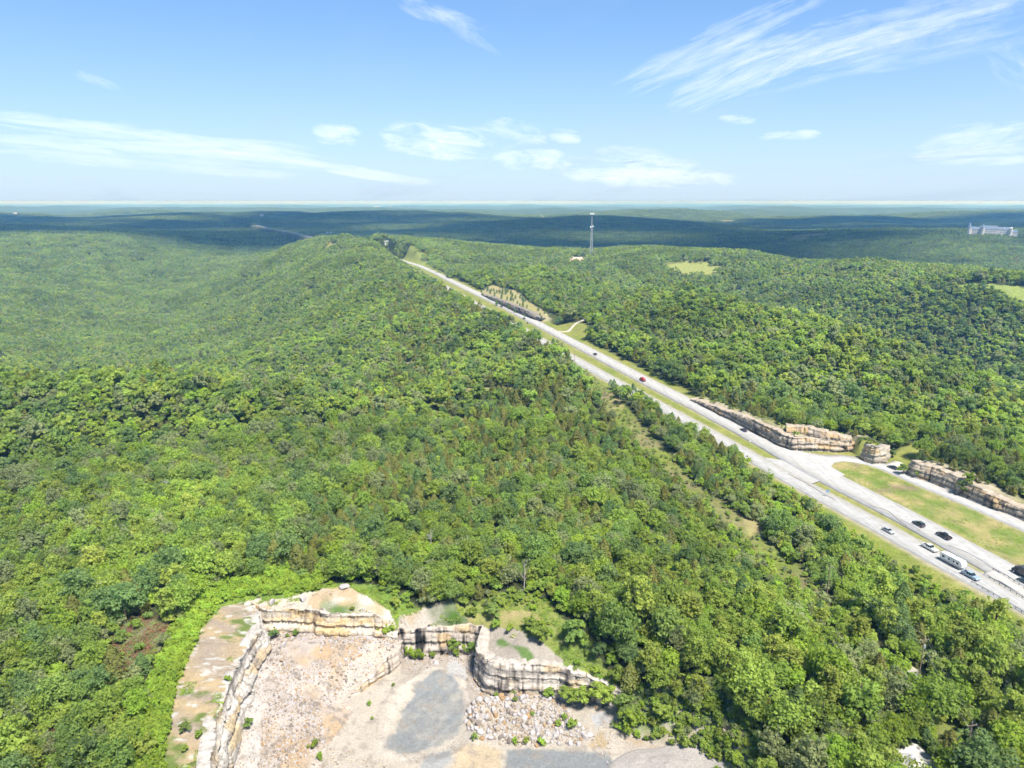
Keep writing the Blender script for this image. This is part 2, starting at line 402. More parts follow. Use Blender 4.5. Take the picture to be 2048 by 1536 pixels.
DIV = PP([(700, 1386, -14.2), (705, 1430, -14.9), (664, 1480, -15), (640, 1540, -15.2), (610, 1660, -15.4)])
pit_ramp = np.vstack([W_LEFT[::-1, :2], W_BACK[1:, :2], W_RAMP[1:, :2], DIV[1:]])
pit_floor = np.vstack([W_RAMP[::-1, :2], W_MID[1:, :2], W_PROM[1:, :2], W_LOW[1:, :2], PP([(1500, 1700, -14), (610, 1700, -15.6)]), DIV[::-1]])
PILE = PP([(940, 1402), (985, 1392), (1040, 1390), (1100, 1392), (1128, 1412), (1150, 1440), (1185, 1472), (1160, 1490), (1110, 1488), (1060, 1489), (1000, 1484), (950, 1470), (930, 1445), (930, 1412)], -14.5)
_r = np.vstack([np.c_[W_LEFT[:, :2], Z_LEFT], np.c_[W_BACK[1:, :2], np.full(len(W_BACK) - 1, -7.2)], W_RAMP[1:], c3([(705, 1430, -14.9), (664, 1480, -15), (640, 1540, -15.2), (620, 1330, -8.8), (700, 1310, -8.4), (600, 1400, -11), (560, 1480, -13), (760, 1290, -8.2)])])
_f = np.vstack([np.c_[W_RAMP[1:, :2], np.full(len(W_RAMP) - 1, -15.0)], np.c_[W_MID[1:, :2], np.full(len(W_MID) - 1, -14.2)], np.c_[W_PROM[1:, :2], Z_PROM[1:]], np.c_[W_LOW[1:, :2], Z_LOW[1:]],
                c3([(870, 1400, -15.4), (870, 1470, -15.4), (1100, 1520, -15.2), (1300, 1480, -13.6), (640, 1540, -15.2), (664, 1480, -15), (1000, 1600, -15.4), (1400, 1600, -13.8)])])
RAMP_Z = TPS(_r, 2.0); FLOOR_Z = TPS(_f, 2.0)
PATCH = (-118.0, 124.0, 96.0, 232.0)

CLEAR = {   # ground without forest, traced in the picture at the height of the ground
    'quarry_rim': PP([(300, 1600), (318, 1440), (350, 1340), (400, 1235), (440, 1195), (520, 1178), (640, 1178), (760, 1185), (830, 1205), (930, 1208), (1000, 1192), (1090, 1200), (1120, 1235),
                      (1170, 1270), (1240, 1330), (1330, 1370), (1440, 1390), (1500, 1420), (1530, 1480), (1540, 1600)], 0),
    'vine_band': PP([(236, 1640), (268, 1480), (300, 1360), (350, 1260), (400, 1190), (470, 1160), (560, 1155), (640, 1165), (640, 1190), (520, 1190), (440, 1205), (400, 1260), (350, 1370), (330, 1480), (310, 1640)], 0),
    'left_glade': PP([(190, 1330), (220, 1270), (270, 1235), (330, 1240), (345, 1275), (300, 1330), (260, 1370), (215, 1365)], -2),
    'gravel_yard': PP([(1800, 1325), (1832, 1338), (1850, 1362), (1858, 1392), (1842, 1398), (1818, 1375), (1800, 1345)], 0),
    'white_pile': PP([(1780, 1505), (1830, 1490), (1880, 1520), (1900, 1560), (1800, 1580), (1770, 1540)], -3),
    'cedar_gap': PP([(770, 772), (800, 782), (850, 800), (900, 828), (960, 845), (965, 860), (900, 846), (840, 815), (790, 795)], -6),
    'cedar_gap_two': PP([(930, 757), (985, 766), (1030, 772), (1030, 784), (975, 780), (930, 770)], -3),
    'cedar_gap_three': PP([(800, 690), (850, 700), (850, 712), (805, 703)], -14),
    'cedar_gap_four': PP([(1290, 968), (1350, 985), (1385, 992), (1385, 1004), (1340, 1000), (1290, 985)], 0),
    'line_gap': PP([(1485, 1032), (1530, 1035), (1535, 1062), (1500, 1060)], 0),
    'line_gap_two': PP([(1218, 795), (1240, 798), (1248, 815), (1225, 818)], 0),
    'roadside_glade': PP([(1085, 645), (1110, 648), (1160, 652), (1195, 668), (1160, 685), (1125, 668)], 1),
    'cut_glade': PP([(955, 578), (985, 570), (1030, 580), (1060, 600), (1095, 632), (1080, 640), (1000, 610)], 4),
    'far_verge': PP([(800, 518), (835, 517), (858, 528), (895, 549), (912, 562), (885, 556), (832, 534)], 1),
    'far_field': PP([(1905, 571), (1960, 569), (2048, 580), (2110, 590), (2110, 612), (2048, 596), (1980, 583), (1930, 577)], -2),
    'mid_field': PP([(1325, 527), (1380, 522), (1442, 528), (1440, 537), (1400, 533), (1350, 533)], 3),
    'tower_pad': PP([(1138, 511), (1172, 514), (1172, 519), (1136, 517)], 6),
    'knoll_field': PP([(1555, 478), (1590, 468), (1640, 466), (1670, 467), (1630, 473), (1605, 480), (1580, 478)], -25),
    'slope_field': PP([(1790, 489), (1845, 485), (1840, 488), (1795, 492)], -30),
    'red_bank': PP([(2018, 522), (2040, 512), (2048, 514), (2030, 526)], -34),
    'spur_glade': PP([(1815, 925), (1850, 900), (1885, 885), (1900, 890), (1870, 910), (1835, 925)], 1),
}
ISLAND = PP([(1660, 926), (1690, 924), (1740, 934), (1840, 976), (1950, 1022), (2048, 1066), (2200, 1135), (2160, 1200), (2048, 1140), (2003, 1113), (1928, 1069), (1836, 1023), (1739, 975), (1680, 947), (1657, 932)])
CUT_TOPS = [np.vstack([cutA[:, :2], (cutA[::-1, :2] + np.array([11.0, 8.0]))]), np.vstack([cutB[:, :2], cutB[::-1, :2] + np.array([9.0, 5.0])])]

def land_z(x, y):
    """height of the ground everywhere outside the pit"""
    r = np.hypot(x, y); az = np.clip(np.arctan2(x, np.maximum(y, 1e-3)), -0.85, 0.85)
    z = LAND(az, np.log(np.clip(r, 105, 5200)))
    far = sstep(1500, 3800, r)
    hills = (fbm(x / 1400 + 3.7, y / 1400, 11, 3) - 0.5) * 170 + (fbm(x / 420, y / 420, 21, 3) - 0.5) * 34
    z = z * (1 - 0.45 * sstep(2600, 6000, r)) + far * hills * (0.45 + 0.55 * sstep(3000, 7000, r)) - 10 * far
    z = z - 6e-5 * np.maximum(r - 6000, 0) * 25
    z = z + (fbm(x / 60, y / 60, 5, 3) - 0.5) * 5 * sstep(220, 420, r)
    # carve the highway's level bench
    dn, sn = poly_dist(x, y, NB); ds, ss = poly_dist(x, y, SB)
    d = np.minimum(dn, ds); med = (sn < 0) & (ss > 0)
    w = np.where(med, 0.0, d)
    dr, _ = poly_dist(x, y, RAMP); w = np.minimum(w, dr + 2); w = np.where(pip(x, y, ISLAND), 0.0, w)
    k = 1 - sstep(11, 30, w)
    z = z * (1 - k) + (np.where(med & (np.minimum(dn, ds) > 5), -0.5, -0.05)) * k
    # shelves behind the rock cuts
    for c in (cutA, cutB, cutF, cutE):
        dc, sc_ = poly_dist(x, y, c[:, :2])
        i = np.argmin((x[..., None] - c[:, 0]) ** 2 + (y[..., None] - c[:, 1]) ** 2, axis=-1) if x.size else 0
        zt = c[i, 2]
        right = sc_ * (1 if c is cutA or c is cutF else (-1 if c is cutB or c is cutE else 1))
        if c is cutB or c is cutE or c is cutA or c is cutF:
            # the upper side is the one away from the road
            dd, _ = poly_dist(x, y, NB)
        up = cut_side(x, y, c)
        kk = up * sstep(2.0, 4.5, dc) * (1 - sstep(16, 45, dc))
        z = z * (1 - kk) + np.maximum(z, zt) * kk
    return z
def cut_side(x, y, c):
    """1 on the hill side of a rock cut"""
    d = c[-1, :2] - c[0, :2]; n = np.array([d[1], -d[0]]); n /= np.linalg.norm(n)
    mid = c[len(c) // 2, :2]
    hill = {'a': (1.0, 0.7), 'b': (1.0, 0.5)}
    if n @ np.array([1.0, 0.45]) < 0: n = -n
    _, sd = poly_dist(x, y, c[:, :2])
    ref = mid + n * 6
    _, s0 = poly_dist(np.array([ref[0]]), np.array([ref[1]]), c[:, :2])
    # only beside the cut, not past its ends
    e = (d / np.linalg.norm(d)); along = (x - c[0, 0]) * e[0] + (y - c[0, 1]) * e[1]
    inside = sstep(-8, 2, along) * (1 - sstep(np.linalg.norm(d) - 2, np.linalg.norm(d) + 8, along))
    return (sd == s0[0]) * inside
def pit_z(x, y, z):
    """z with the quarry dug out; also returns which zone each point is in (0 land, 1 ramp, 2 floor)"""
    a = pip(x, y, pit_floor); b = pip(x, y, pit_ramp)
    zone = np.zeros(x.shape, int)
    zf = FLOOR_Z(x, y); zr = RAMP_Z(x, y)
    dp, _ = poly_dist(x, y, PILE, True); inp = pip(x, y, PILE)
    mound = np.where(inp, sstep(0, 3, dp), 0) * (0.5 + 1.8 * sstep(168, 181, y)) * (0.7 + 0.6 * fbm(x / 4, y / 4, 8, 2))
    # silt basin and the bank round it
    cb = np.array(P(862, 1432, -15)); eb = ((x - cb[0]) / 11.5) ** 2 + ((y - cb[1]) / 15) ** 2
    zf = zf - 0.7 * (1 - sstep(0.6, 1.1, eb)) + 0.5 * np.exp(-((eb - 1.35) / 0.25) ** 2)
    dl, _ = poly_dist(x, y, W_LOW[1:, :2]); zf = zf + np.maximum(z - zf, 0) * (1 - sstep(0, 10, dl + (fbm(x / 4, y / 4, 19, 3) - .5) * 5))      # the right side comes down as a broken slope
    out = np.where(a, zf + mound + (fbm(x / 3, y / 3, 4, 3) - 0.5) * 0.5, z)
    zone = np.where(a, 2, zone)
    out = np.where(b, zr + (fbm(x / 5, y / 5, 14, 4) - 0.5) * 2.0, out); zone = np.where(b, 1, zone)
    return out, zone
def ground_z(x, y):
    z = land_z(x, y)
    inb = (x > PATCH[0]) & (x < PATCH[1]) & (y > PATCH[2]) & (y < PATCH[3])
    if inb.any():
        q, _ = pit_z(x[inb], y[inb], z[inb]); z = z.copy(); z[inb] = q
    return z
def gz1(x, y): return float(ground_z(np.array([float(x)]), np.array([float(y)]))[0])


def hit(px, py):
    """where the ray through a picture point first meets the land"""
    r = (px - 1024) / F; d = (py - 768) / F; fw = math.cos(PITCH) - d * math.sin(PITCH); dn = math.sin(PITCH) + d * math.cos(PITCH)
    k = np.geomspace(100, 12000, 700); g = land_z(r * k, fw * k) + 1.5 * sstep(800, 1500, k); z = H - dn * k; i = int(np.argmax(z < g)); i = i if z[i] < g[i] else len(k) - 1
    return (r * k[i], fw * k[i])
def onto(lst, tree=0.0):
    top = min(q[1] for q in lst); bot = max(q[1] for q in lst); out = []
    for q in lst:
        h_ = hit(*q); t = (q[1] - top) / max(bot - top, 1); e = tree / math.hypot(*h_) * F * (1 if t > .55 else 0); out.append(hit(q[0], q[1] + e) if e else h_)
    return np.array(out)
CLEAR['far_field'] = onto([(1900, 570), (1960, 568), (2048, 578), (2110, 588), (2110, 612), (2048, 598), (1980, 587), (1925, 580)], 17)
CLEAR['mid_field'] = onto([(1325, 527), (1380, 522), (1442, 528), (1440, 538), (1400, 536), (1350, 535)], 13)
CLEAR['knoll_field'] = onto([(1555, 480), (1590, 469), (1640, 466), (1672, 467), (1630, 474), (1605, 482), (1580, 481)], 9)
CLEAR['slope_field'] = onto([(1790, 490), (1845, 484), (1845, 488), (1795, 494)], 9); CLEAR['red_bank'] = onto([(2016, 524), (2040, 512), (2048, 514), (2030, 528)], 9)
CLEAR['tower_pad'] = onto([(1134, 511), (1174, 513), (1174, 520), (1132, 519)], 9); CLEAR['spur_patch'] = onto([(640, 478), (668, 490), (690, 494), (688, 500), (655, 492)], 9)
CLEAR['ridge_field'] = onto([(1440, 440), (1470, 440), (1468, 443), (1442, 443)], 9)

# ------------------------------------------------------------------ ground colours (what the ground is made of)
FOREST = np.array((0.06, 0.07, 0.028)); GRASS = np.array((0.16, 0.20, 0.035)); GRASS2 = np.array((0.26, 0.25, 0.07)); DIRT = np.array((0.22, 0.165, 0.11))
PALE = np.array((0.52, 0.46, 0.38)); ORANGE = np.array((0.50, 0.34, 0.17)); SILT = np.array((0.29, 0.30, 0.295)); STRAW = np.array((0.36, 0.30, 0.14)); LUSH = np.array((0.10, 0.19, 0.03))
QUARRY_TONE = 0.66     # pale limestone dust, dry
def mixc(a, b, t): return a * (1 - t[..., None]) + b * t[..., None]
def ground_col(x, y):
    c = np.broadcast_to(FOREST, x.shape + (3,)).copy()
    n1 = fbm(x / 18, y / 18, 31, 4); n2 = fbm(x / 5, y / 5, 41, 3)
    r = np.hypot(x, y)
    # far woods seen as one canopy
    canopy = mixc(np.broadcast_to(np.array((0.045, 0.075, 0.022)), c.shape), np.array((0.085, 0.12, 0.035)), fbm(x / 90, y / 90, 61, 4))
    c = mixc(c, canopy, sstep(3000, 5500, r))
    grass = mixc(np.broadcast_to(GRASS, c.shape), GRASS2, np.clip(n1 * 1.6 - 0.3, 0, 1))
    dn, sn = poly_dist(x, y, NB); ds, ss = poly_dist(x, y, SB); dr, _ = poly_dist(x, y, RAMP); dsp, _ = poly_dist(x, y, SPUR)
    med = (sn < 0) & (ss > 0) & (r < 4200)
    verge = np.maximum(1 - sstep(13, 19, dn + n2 * 3), 1 - sstep(np.where(y < 300, 19, 11), np.where(y < 300, 23, 14), ds + n2 * 2))
    verge = np.maximum(verge, 1 - sstep(9, 13, dr)); verge = np.maximum(verge, 1 - sstep(5, 8, dsp))
    verge = np.where(med, 1.0, verge) * (r < 4300)
    c = mixc(c, grass, verge)
    gravel = np.clip(1 - sstep(6.0, 8.0, np.minimum(np.minimum(dn, ds), dr + 2) + (n2 - 0.5) * 1.5), 0, 1)
    c = mixc(c, np.array((0.36, 0.31, 0.22)), gravel * 0.8 * (r < 4300))
    isl = pip(x, y, ISLAND)
    islc = mixc(np.broadcast_to(np.array((0.15, 0.20, 0.04)), c.shape), np.array((0.34, 0.28, 0.12)), np.clip(fbm(x / 7, y / 7, 79, 4) * 3.2 - 1.2, 0, 1))
    islc = mixc(islc, DIRT, np.clip((fbm(x / 9, y / 9, 77, 3) - 0.6) * 5, 0, 1))
    c[isl] = islc[isl]
    for c_ in (cutA, cutB, cutF):
        dc, _ = poly_dist(x, y, c_[:, :2]); t = cut_side(x, y, c_) * (1 - sstep(7, 15, dc + n2 * 4))
        rock = mixc(np.broadcast_to(np.array((0.42, 0.36, 0.26)), c.shape), np.array((0.22, 0.22, 0.08)), np.clip(n1 * 2 - .6, 0, 1))
        c = mixc(c, rock, t)
    dp, _ = poly_dist(x, y, POWER); c = mixc(c, mixc(np.broadcast_to(DIRT, c.shape), GRASS, np.clip(n1 * 1.8 - .2, 0, 1)), (1 - sstep(5, 8, dp)) * (y > 100))
    def zone(k, col, t=1.0):
        m = pip(x, y, CLEAR[k]); c[m] = mixc(c, col, np.full(x.shape, t))[m] if np.ndim(col) > 1 else c[m] * (1 - t) + col * t
    gd = mixc(grass, DIRT, np.clip(n2 * 2 - .5, 0, 1))
    for k in ('cedar_gap', 'cedar_gap_two', 'cedar_gap_three', 'cedar_gap_four', 'line_gap', 'line_gap_two'): zone(k, mixc(gd, STRAW, np.full(x.shape, .5)))
    zone('left_glade', mixc(np.broadcast_to(np.array((0.12, 0.17, 0.05)), c.shape), np.array((0.24, 0.2, 0.13)), np.clip(n1 * 2 - .5, 0, 1)))
    zone('gravel_yard', PALE); zone('white_pile', np.array((0.6, 0.57, 0.53)))
    for k in ('roadside_glade', 'spur_glade'): zone(k, grass)
    zone('cut_glade', mixc(np.broadcast_to(np.array((0.36, 0.30, 0.2)), c.shape), GRASS2, n1)); zone('far_verge', np.array((0.21, 0.24, 0.06))); zone('far_field', np.array((0.22, 0.27, 0.07)))
    zone('mid_field', np.array((0.25, 0.27, 0.08))); zone('tower_pad', np.array((0.55, 0.4, 0.3))); zone('knoll_field', np.array((0.30, 0.27, 0.12)))
    zone('slope_field', np.array((0.2, 0.22, 0.07))); zone('ridge_field', np.array((.3, .28, .1))); zone('spur_patch', np.array((.3, .27, .12))); zone('red_bank', np.array((0.4, 0.22, 0.12)))
    # quarry rim
    q = pip(x, y, CLEAR['quarry_rim'])
    g = mixc(np.broadcast_to(LUSH, c.shape), np.array((0.2, 0.21, 0.06)), np.clip(n1 * 1.8 - .3, 0, 1))
    c[q] = g[q]
    bench = pip(x, y, PP([(300, 1640), (325, 1450), (355, 1370), (405, 1260), (445, 1215), (500, 1200), (530, 1215), (518, 1262), (480, 1340), (440, 1420), (425, 1640)], 0))
    band = np.sin((x * 0.35 + y * 0.9) * 0.55 + 6 * fbm(x / 14, y / 14, 91, 2)) * 0.5 + 0.5
    bc = mixc(np.broadcast_to(np.array((0.36, 0.29, 0.22)), c.shape), np.array((0.46, 0.35, 0.2)), band)
    bc = mixc(bc, np.array((0.15, 0.2, 0.05)), np.clip((fbm(x / 7, y / 4, 93, 4) - 0.52) * 7, 0, 1))
    bc = mixc(bc, np.array((0.56, 0.52, 0.46)), np.clip((fbm(x / 3, y / 1.2, 95, 3) - 0.62) * 8, 0, 1))
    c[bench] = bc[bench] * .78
    lip = pip(x, y, PP([(505, 1225), (515, 1204), (560, 1200), (640, 1186), (700, 1188), (740, 1205), (780, 1215), (800, 1238), (770, 1248), (640, 1232)], 0))
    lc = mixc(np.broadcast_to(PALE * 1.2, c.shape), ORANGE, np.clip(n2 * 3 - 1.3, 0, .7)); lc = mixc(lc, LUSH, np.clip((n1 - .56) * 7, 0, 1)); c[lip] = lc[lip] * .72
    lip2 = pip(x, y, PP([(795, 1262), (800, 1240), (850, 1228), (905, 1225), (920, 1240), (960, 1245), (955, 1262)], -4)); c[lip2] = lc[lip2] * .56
    prom = pip(x, y, PP([(950, 1300), (952, 1262), (966, 1250), (1000, 1262), (1030, 1270), (1080, 1290), (1100, 1305), (1125, 1318), (1125, 1336), (1040, 1334), (980, 1332)], -4.6))
    pc = mixc(np.broadcast_to(np.array((0.55, 0.49, 0.41)), c.shape), np.array((0.42, 0.36, 0.29)), n2)
    d_, _ = poly_dist(x, y, PP([(1000, 1283), (1030, 1297), (1055, 1312)], -4.6)); pc = mixc(pc, LUSH * 1.2, (1 - sstep(.3, 1.9, d_ + (n2 - .5) * 3.5)) * .9)
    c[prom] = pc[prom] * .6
    dirt = pip(x, y, PP([(930, 1212), (1000, 1214), (1060, 1222), (1085, 1236), (1040, 1240), (980, 1232), (940, 1225)], 0)); c[dirt] = mixc(np.broadcast_to(np.array((.36, .26, .15)), c.shape), GRASS, n2)[dirt]
    slope = pip(x, y, PP([(1190, 1352), (1240, 1372), (1300, 1385), (1400, 1405), (1480, 1425), (1530, 1480), (1540, 1600), (1480, 1640), (1440, 1480), (1300, 1440), (1230, 1395)], -7))
    sc_ = mixc(np.broadcast_to(np.array((0.34, 0.28, 0.21)), c.shape), LUSH * 1.15, np.clip((n1 - .38) * 6, 0, 1)); c[slope] = sc_[slope]
    near = ~q & (r < 3500)
    c[near] = c[near] * .82
    return c
def pit_col(x, y, z, zone, c):
    n1 = fbm(x / 6, y / 6, 131, 4); n2 = fbm(x / 1.5, y / 1.5, 141, 4)
    rc = mixc(np.broadcast_to(np.array((0.48, 0.405, 0.345)), c.shape), np.array((0.66, 0.58, 0.51)), np.clip(n1 * 2 - .5, 0, 1))
    rc = mixc(rc, ORANGE * 1.15, np.clip((fbm(x / 9, y / 9, 151, 3) - .5) * 3.5, 0, .7))
    rc = mixc(rc, np.array((0.30, 0.26, 0.22)), np.clip((n2 - .58) * 6, 0, .8))
    chute = pip(x, y, PP([(690, 1330), (760, 1275), (805, 1265), (790, 1300), (745, 1335), (705, 1385), (670, 1380)], -9)); rc = np.where(chute[..., None], rc * .4 + .6 * np.array((.66, .6, .52)), rc)
    wall = pip(x, y, PP([(524, 1290), (535, 1330), (525, 1400), (520, 1480), (515, 1640), (470, 1640), (500, 1430), (514, 1350)], -11)); rc = np.where(wall[..., None], rc * .4 + .6 * np.array((.6, .57, .53)), rc)
    fc = mixc(np.broadcast_to(np.array((0.62, 0.55, 0.45)), c.shape), np.array((0.52, 0.45, 0.36)), n1)
    cb = np.array(P(862, 1432, -15)); tilt = (x - cb[0]) * 0.30
    eb = ((x - cb[0] - (y - cb[1]) * 0.22) / 9.2) ** 2 + ((y - cb[1]) / 14.5) ** 2
    silt = mixc(np.broadcast_to(SILT, c.shape), np.array((0.42, 0.40, 0.35)), np.clip(fbm(x / 4, y / 4, 171, 3) * 2 - .7, 0, 1))
    sp = PP([(868, 1347), (905, 1350), (926, 1385), (929, 1430), (921, 1470), (880, 1494), (812, 1512), (772, 1502), (786, 1460), (798, 1418), (828, 1374)], -15.4); ds_, _ = poly_dist(x, y, sp, True); ds_ = np.where(pip(x, y, sp), ds_, -ds_)
    rip = np.sin((x * .8 - y * .55) * 2.1 + 9 * fbm(x / 5, y / 5, 177, 3)); silt = silt * (1 + .10 * np.clip(rip, -.5, 1) * sstep(.45, .6, fbm(x / 7, y / 7, 178, 2)))[..., None]
    fc = mixc(fc, silt, sstep(-.1, .9, ds_ + (n1 - .5) * 3.2 + (n2 - .5) * 1.4)); fc = mixc(fc, np.array((.66, .6, .52)), np.exp(-((ds_ + 1.6) / 1.1) ** 2) * .6)
    rut = np.abs(np.sin(1.7 * poly_dist(x, y, PP([(640, 1560), (700, 1450), (760, 1410), (800, 1370), (860, 1330)], -15))[0])); drt, _ = poly_dist(x, y, PP([(640, 1560), (700, 1450), (760, 1410), (800, 1370), (860, 1330)], -15)); fc = fc * (1 - .14 * (drt < 2.6) * (rut > .8) * (n1 > .42))[..., None]
    tong = pip(x, y, PP([(895, 1330), (905, 1322), (925, 1330), (935, 1350), (930, 1362), (895, 1352)], -15)); fc[tong] = fc[tong] * .25 + .75 * np.array((.5, .5, .49))
    for poly, col in (([(1010, 1494), (1060, 1492), (1150, 1500), (1215, 1505), (1245, 1540), (1235, 1640), (1000, 1640), (1005, 1540)], SILT * .98), ([(850, 1502), (905, 1492), (912, 1520), (880, 1545), (840, 1640), (800, 1640), (838, 1530)], np.array((.4, .4, .38))),
                      ([(912, 1492), (950, 1482), (1005, 1492), (1006, 1540), (990, 1640), (880, 1640), (900, 1530)], np.array((.60, .48, .32))), ([(1185, 1475), (1205, 1465), (1220, 1490), (1215, 1505), (1170, 1500)], np.array((.5, .38, .22))),
                      ([(1175, 1435), (1215, 1430), (1225, 1455), (1190, 1470)], np.array((.5, .49, .48)))):
        m = pip(x, y, PP(poly, -15)); dd, _ = poly_dist(x, y, PP(poly, -15), True); t = np.where(m, sstep(0, 1.2, dd + (n2 - .5) * 1.4), 0); fc = mixc(fc, col, t)
    fc = mixc(fc, np.array((0.36, 0.31, 0.26)), np.clip((fbm(x / 2, y / 2, 181, 4) - .6) * 5, 0, .6))
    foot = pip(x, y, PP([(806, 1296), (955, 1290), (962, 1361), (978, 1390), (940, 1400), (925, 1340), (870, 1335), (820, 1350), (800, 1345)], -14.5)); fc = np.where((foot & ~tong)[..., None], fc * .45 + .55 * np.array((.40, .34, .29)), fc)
    rs = (x > P(1230, 1450, -12)[0]); t = sstep(0, 4, x - P(1225, 1450, -12)[0]); fc = mixc(fc, mixc(np.broadcast_to(np.array((.48, .41, .34)), c.shape), ORANGE, np.clip(n2 * 2 - .9, 0, 1)), t * .8)
    dl, _ = poly_dist(x, y, W_LOW[1:, :2]); t = (1 - sstep(2, 9, dl)) * np.clip((fbm(x / 5, y / 5, 191, 3) - .44) * 6, 0, 1); fc = mixc(fc, LUSH * 1.5, t)
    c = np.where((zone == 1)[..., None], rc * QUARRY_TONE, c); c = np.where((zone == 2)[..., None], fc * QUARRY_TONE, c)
    return c

# ------------------------------------------------------------------ the ground itself
def grid_faces(nr, nc, wrap=False):
    i, j = np.meshgrid(np.arange(nr - 1), np.arange(nc - (0 if wrap else 1)), indexing='ij'); j2 = (j + 1) % nc
    return np.stack([i * nc + j, i * nc + j2, (i + 1) * nc + j2, (i + 1) * nc + j], -1).reshape(-1, 4)
def build_terrain():
    rr = np.r_[np.geomspace(15, 100, 20)[:-1], np.geomspace(100, 2200, 430)[:-1], np.geomspace(2200, 6000, 110)[:-1], np.geomspace(6000, 60000, 60)]
    aa = np.r_[np.linspace(-math.pi, -0.80, 24)[:-1], np.linspace(-0.80, 0.80, 420)[:-1], np.linspace(0.80, math.pi, 24)[:-1]]
    R, A = np.meshgrid(rr, aa, indexing='ij'); x = R * np.sin(A); y = R * np.cos(A)
    z = land_z(x, y); col = ground_col(x, y)
    sink = (x > PATCH[0] + 3) & (x < PATCH[1] - 3) & (y > PATCH[2] + 3) & (y < PATCH[3] - 3)
    z = np.where(sink, -40, z)
    v = np.stack([x, y, z], -1).reshape(-1, 3)
    f = grid_faces(len(rr), len(aa), True)[:, ::-1]
    me = mesh_np('terrain', v, f, ground_mat('ground', (0.25, 2.2), 0.45), col.reshape(-1, 3), smooth=True)
    tag(obj('terrain', me), kind='structure')
    # the ground at the quarry in finer relief
    xs = np.arange(PATCH[0], PATCH[1] + .01, 0.5); ys = np.arange(PATCH[2], PATCH[3] + .01, 0.5)
    X, Y = np.meshgrid(xs, ys, indexing='ij'); z0 = land_z(X, Y); Z, zone = pit_z(X, Y, z0); C = ground_col(X, Y); C = pit_col(X, Y, Z, zone, C)
    edge = np.minimum(np.minimum(X - PATCH[0], PATCH[1] - X), np.minimum(Y - PATCH[2], PATCH[3] - Y))
    Z = Z + 0.06 + np.where(zone == 0, (fbm(X / 2.5, Y / 2.5, 201, 3) - .5) * 0.9 * sstep(2, 8, edge), 0) - 0.5 * (edge < 0.4)
    fa = grid_faces(len(xs), len(ys))
    me = mesh_np('quarry_ground', np.stack([X, Y, Z], -1).reshape(-1, 3), fa[:, ::-1], ground_mat('quarry_earth', (1.6, 7.0), 0.38, bump=0.8), C.reshape(-1, 3), smooth=True)
    tag(obj('quarry_ground', me), kind='structure')
build_terrain()

# ------------------------------------------------------------------ highway
def ribbon(name, line, half, z, mat, col=None, thick=0.9, parent=None, lo=None):
    """a slab along a line; half = half width or (left, right) arrays"""
    n = normals2(line); lw, rw = (half if isinstance(half, tuple) else (half, half))
    lw = np.broadcast_to(lw, len(line)); rw = np.broadcast_to(rw, len(line))
    zz = np.broadcast_to(z, len(line)); L_ = line[:, :2] - n * lw[:, None]; R_ = line[:, :2] + n * rw[:, None]
    rows = []
    for q, w in ((L_, -thick), (L_, 0), (line[:, :2], 0.04 if thick > .05 else 0), (R_, 0), (R_, -thick)):
        if thick == 0 and w < 0: continue
        rows.append(np.c_[q, zz + w])
    if thick == 0: rows = [rows[0], rows[2]]
    k = len(rows); v = np.stack(rows, 1).reshape(-1, 3)
    me = mesh_np(name, v, grid_faces(len(line), k), mat, np.broadcast_to(col, (len(v), 3)) if col is not None else None)
    bm = bmesh.new(); bm.from_mesh(me); bmesh.ops.recalc_face_normals(bm, faces=bm.faces)
    if sum(f.normal.z for f in bm.faces) < 0: bmesh.ops.reverse_faces(bm, faces=bm.faces)
    bm.to_mesh(me); bm.free()
    return obj(name, me, parent)
def road_mat():
    m, nt, o = new_mat('pavement'); N = nt.nodes; L = nt.links
    ge = N.new('ShaderNodeNewGeometry'); at = N.new('ShaderNodeAttribute'); at.attribute_name = 'col'
    mp = N.new('ShaderNodeMapping'); mp.inputs['Rotation'].default_value = (0, 0, math.radians(-16)); mp.inputs['Scale'].default_value = (0.9, 0.025, 1)
    L.new(ge.outputs['Position'], mp.inputs['Vector'])
    n1 = N.new('ShaderNodeTexNoise'); n1.inputs['Scale'].default_value = 1.0; n1.inputs['Detail'].default_value = 5; L.new(mp.outputs[0], n1.inputs['Vector'])
    n2 = N.new('ShaderNodeTexNoise'); n2.inputs['Scale'].default_value = 0.35; n2.inputs['Detail'].default_value = 6; L.new(ge.outputs['Position'], n2.inputs['Vector'])
    a = N.new('ShaderNodeMath'); a.operation = 'ADD'; L.new(n1.outputs['Fac'], a.inputs[0]); L.new(n2.outputs['Fac'], a.inputs[1])
    mr = N.new('ShaderNodeMapRange'); mr.inputs[1].default_value = .6; mr.inputs[2].default_value = 1.4; mr.inputs[3].default_value = .74; mr.inputs[4].default_value = 1.14; L.new(a.outputs[0], mr.inputs[0])
    mx = N.new('ShaderNodeMix'); mx.data_type = 'RGBA'; mx.blend_type = 'MULTIPLY'; mx.inputs['Factor'].default_value = 1
    L.new(at.outputs['Color'], mx.inputs[6]); L.new(mr.outputs[0], mx.inputs[7])
    b = N.new('ShaderNodeBsdfPrincipled'); b.inputs['Roughness'].default_value = .8; b.inputs['Specular IOR Level'].default_value = .25
    L.new(mx.outputs[2], b.inputs['Base Color']); L.new(b.outputs[0], o.inputs['Surface']); MATS['pavement'] = m; return m
ROADM = road_mat()
GREYC = np.array((0.36, 0.35, 0.33)); RZ = 0.10
def road_z(line):
    z = land_z(line[:, 0], line[:, 1]); k = sstep(1350, 1500, line[:, 1]); return RZ * (1 - k) + (z + 0.35) * k
nbz = road_z(nb_s); sbz = road_z(sb_s)
wnb = np.interp(nb_s[:, 1], [0, 260, 330, 350, 420, 5000], [6.4, 6.4, 7.2, 6.5, 6.0, 6.0])
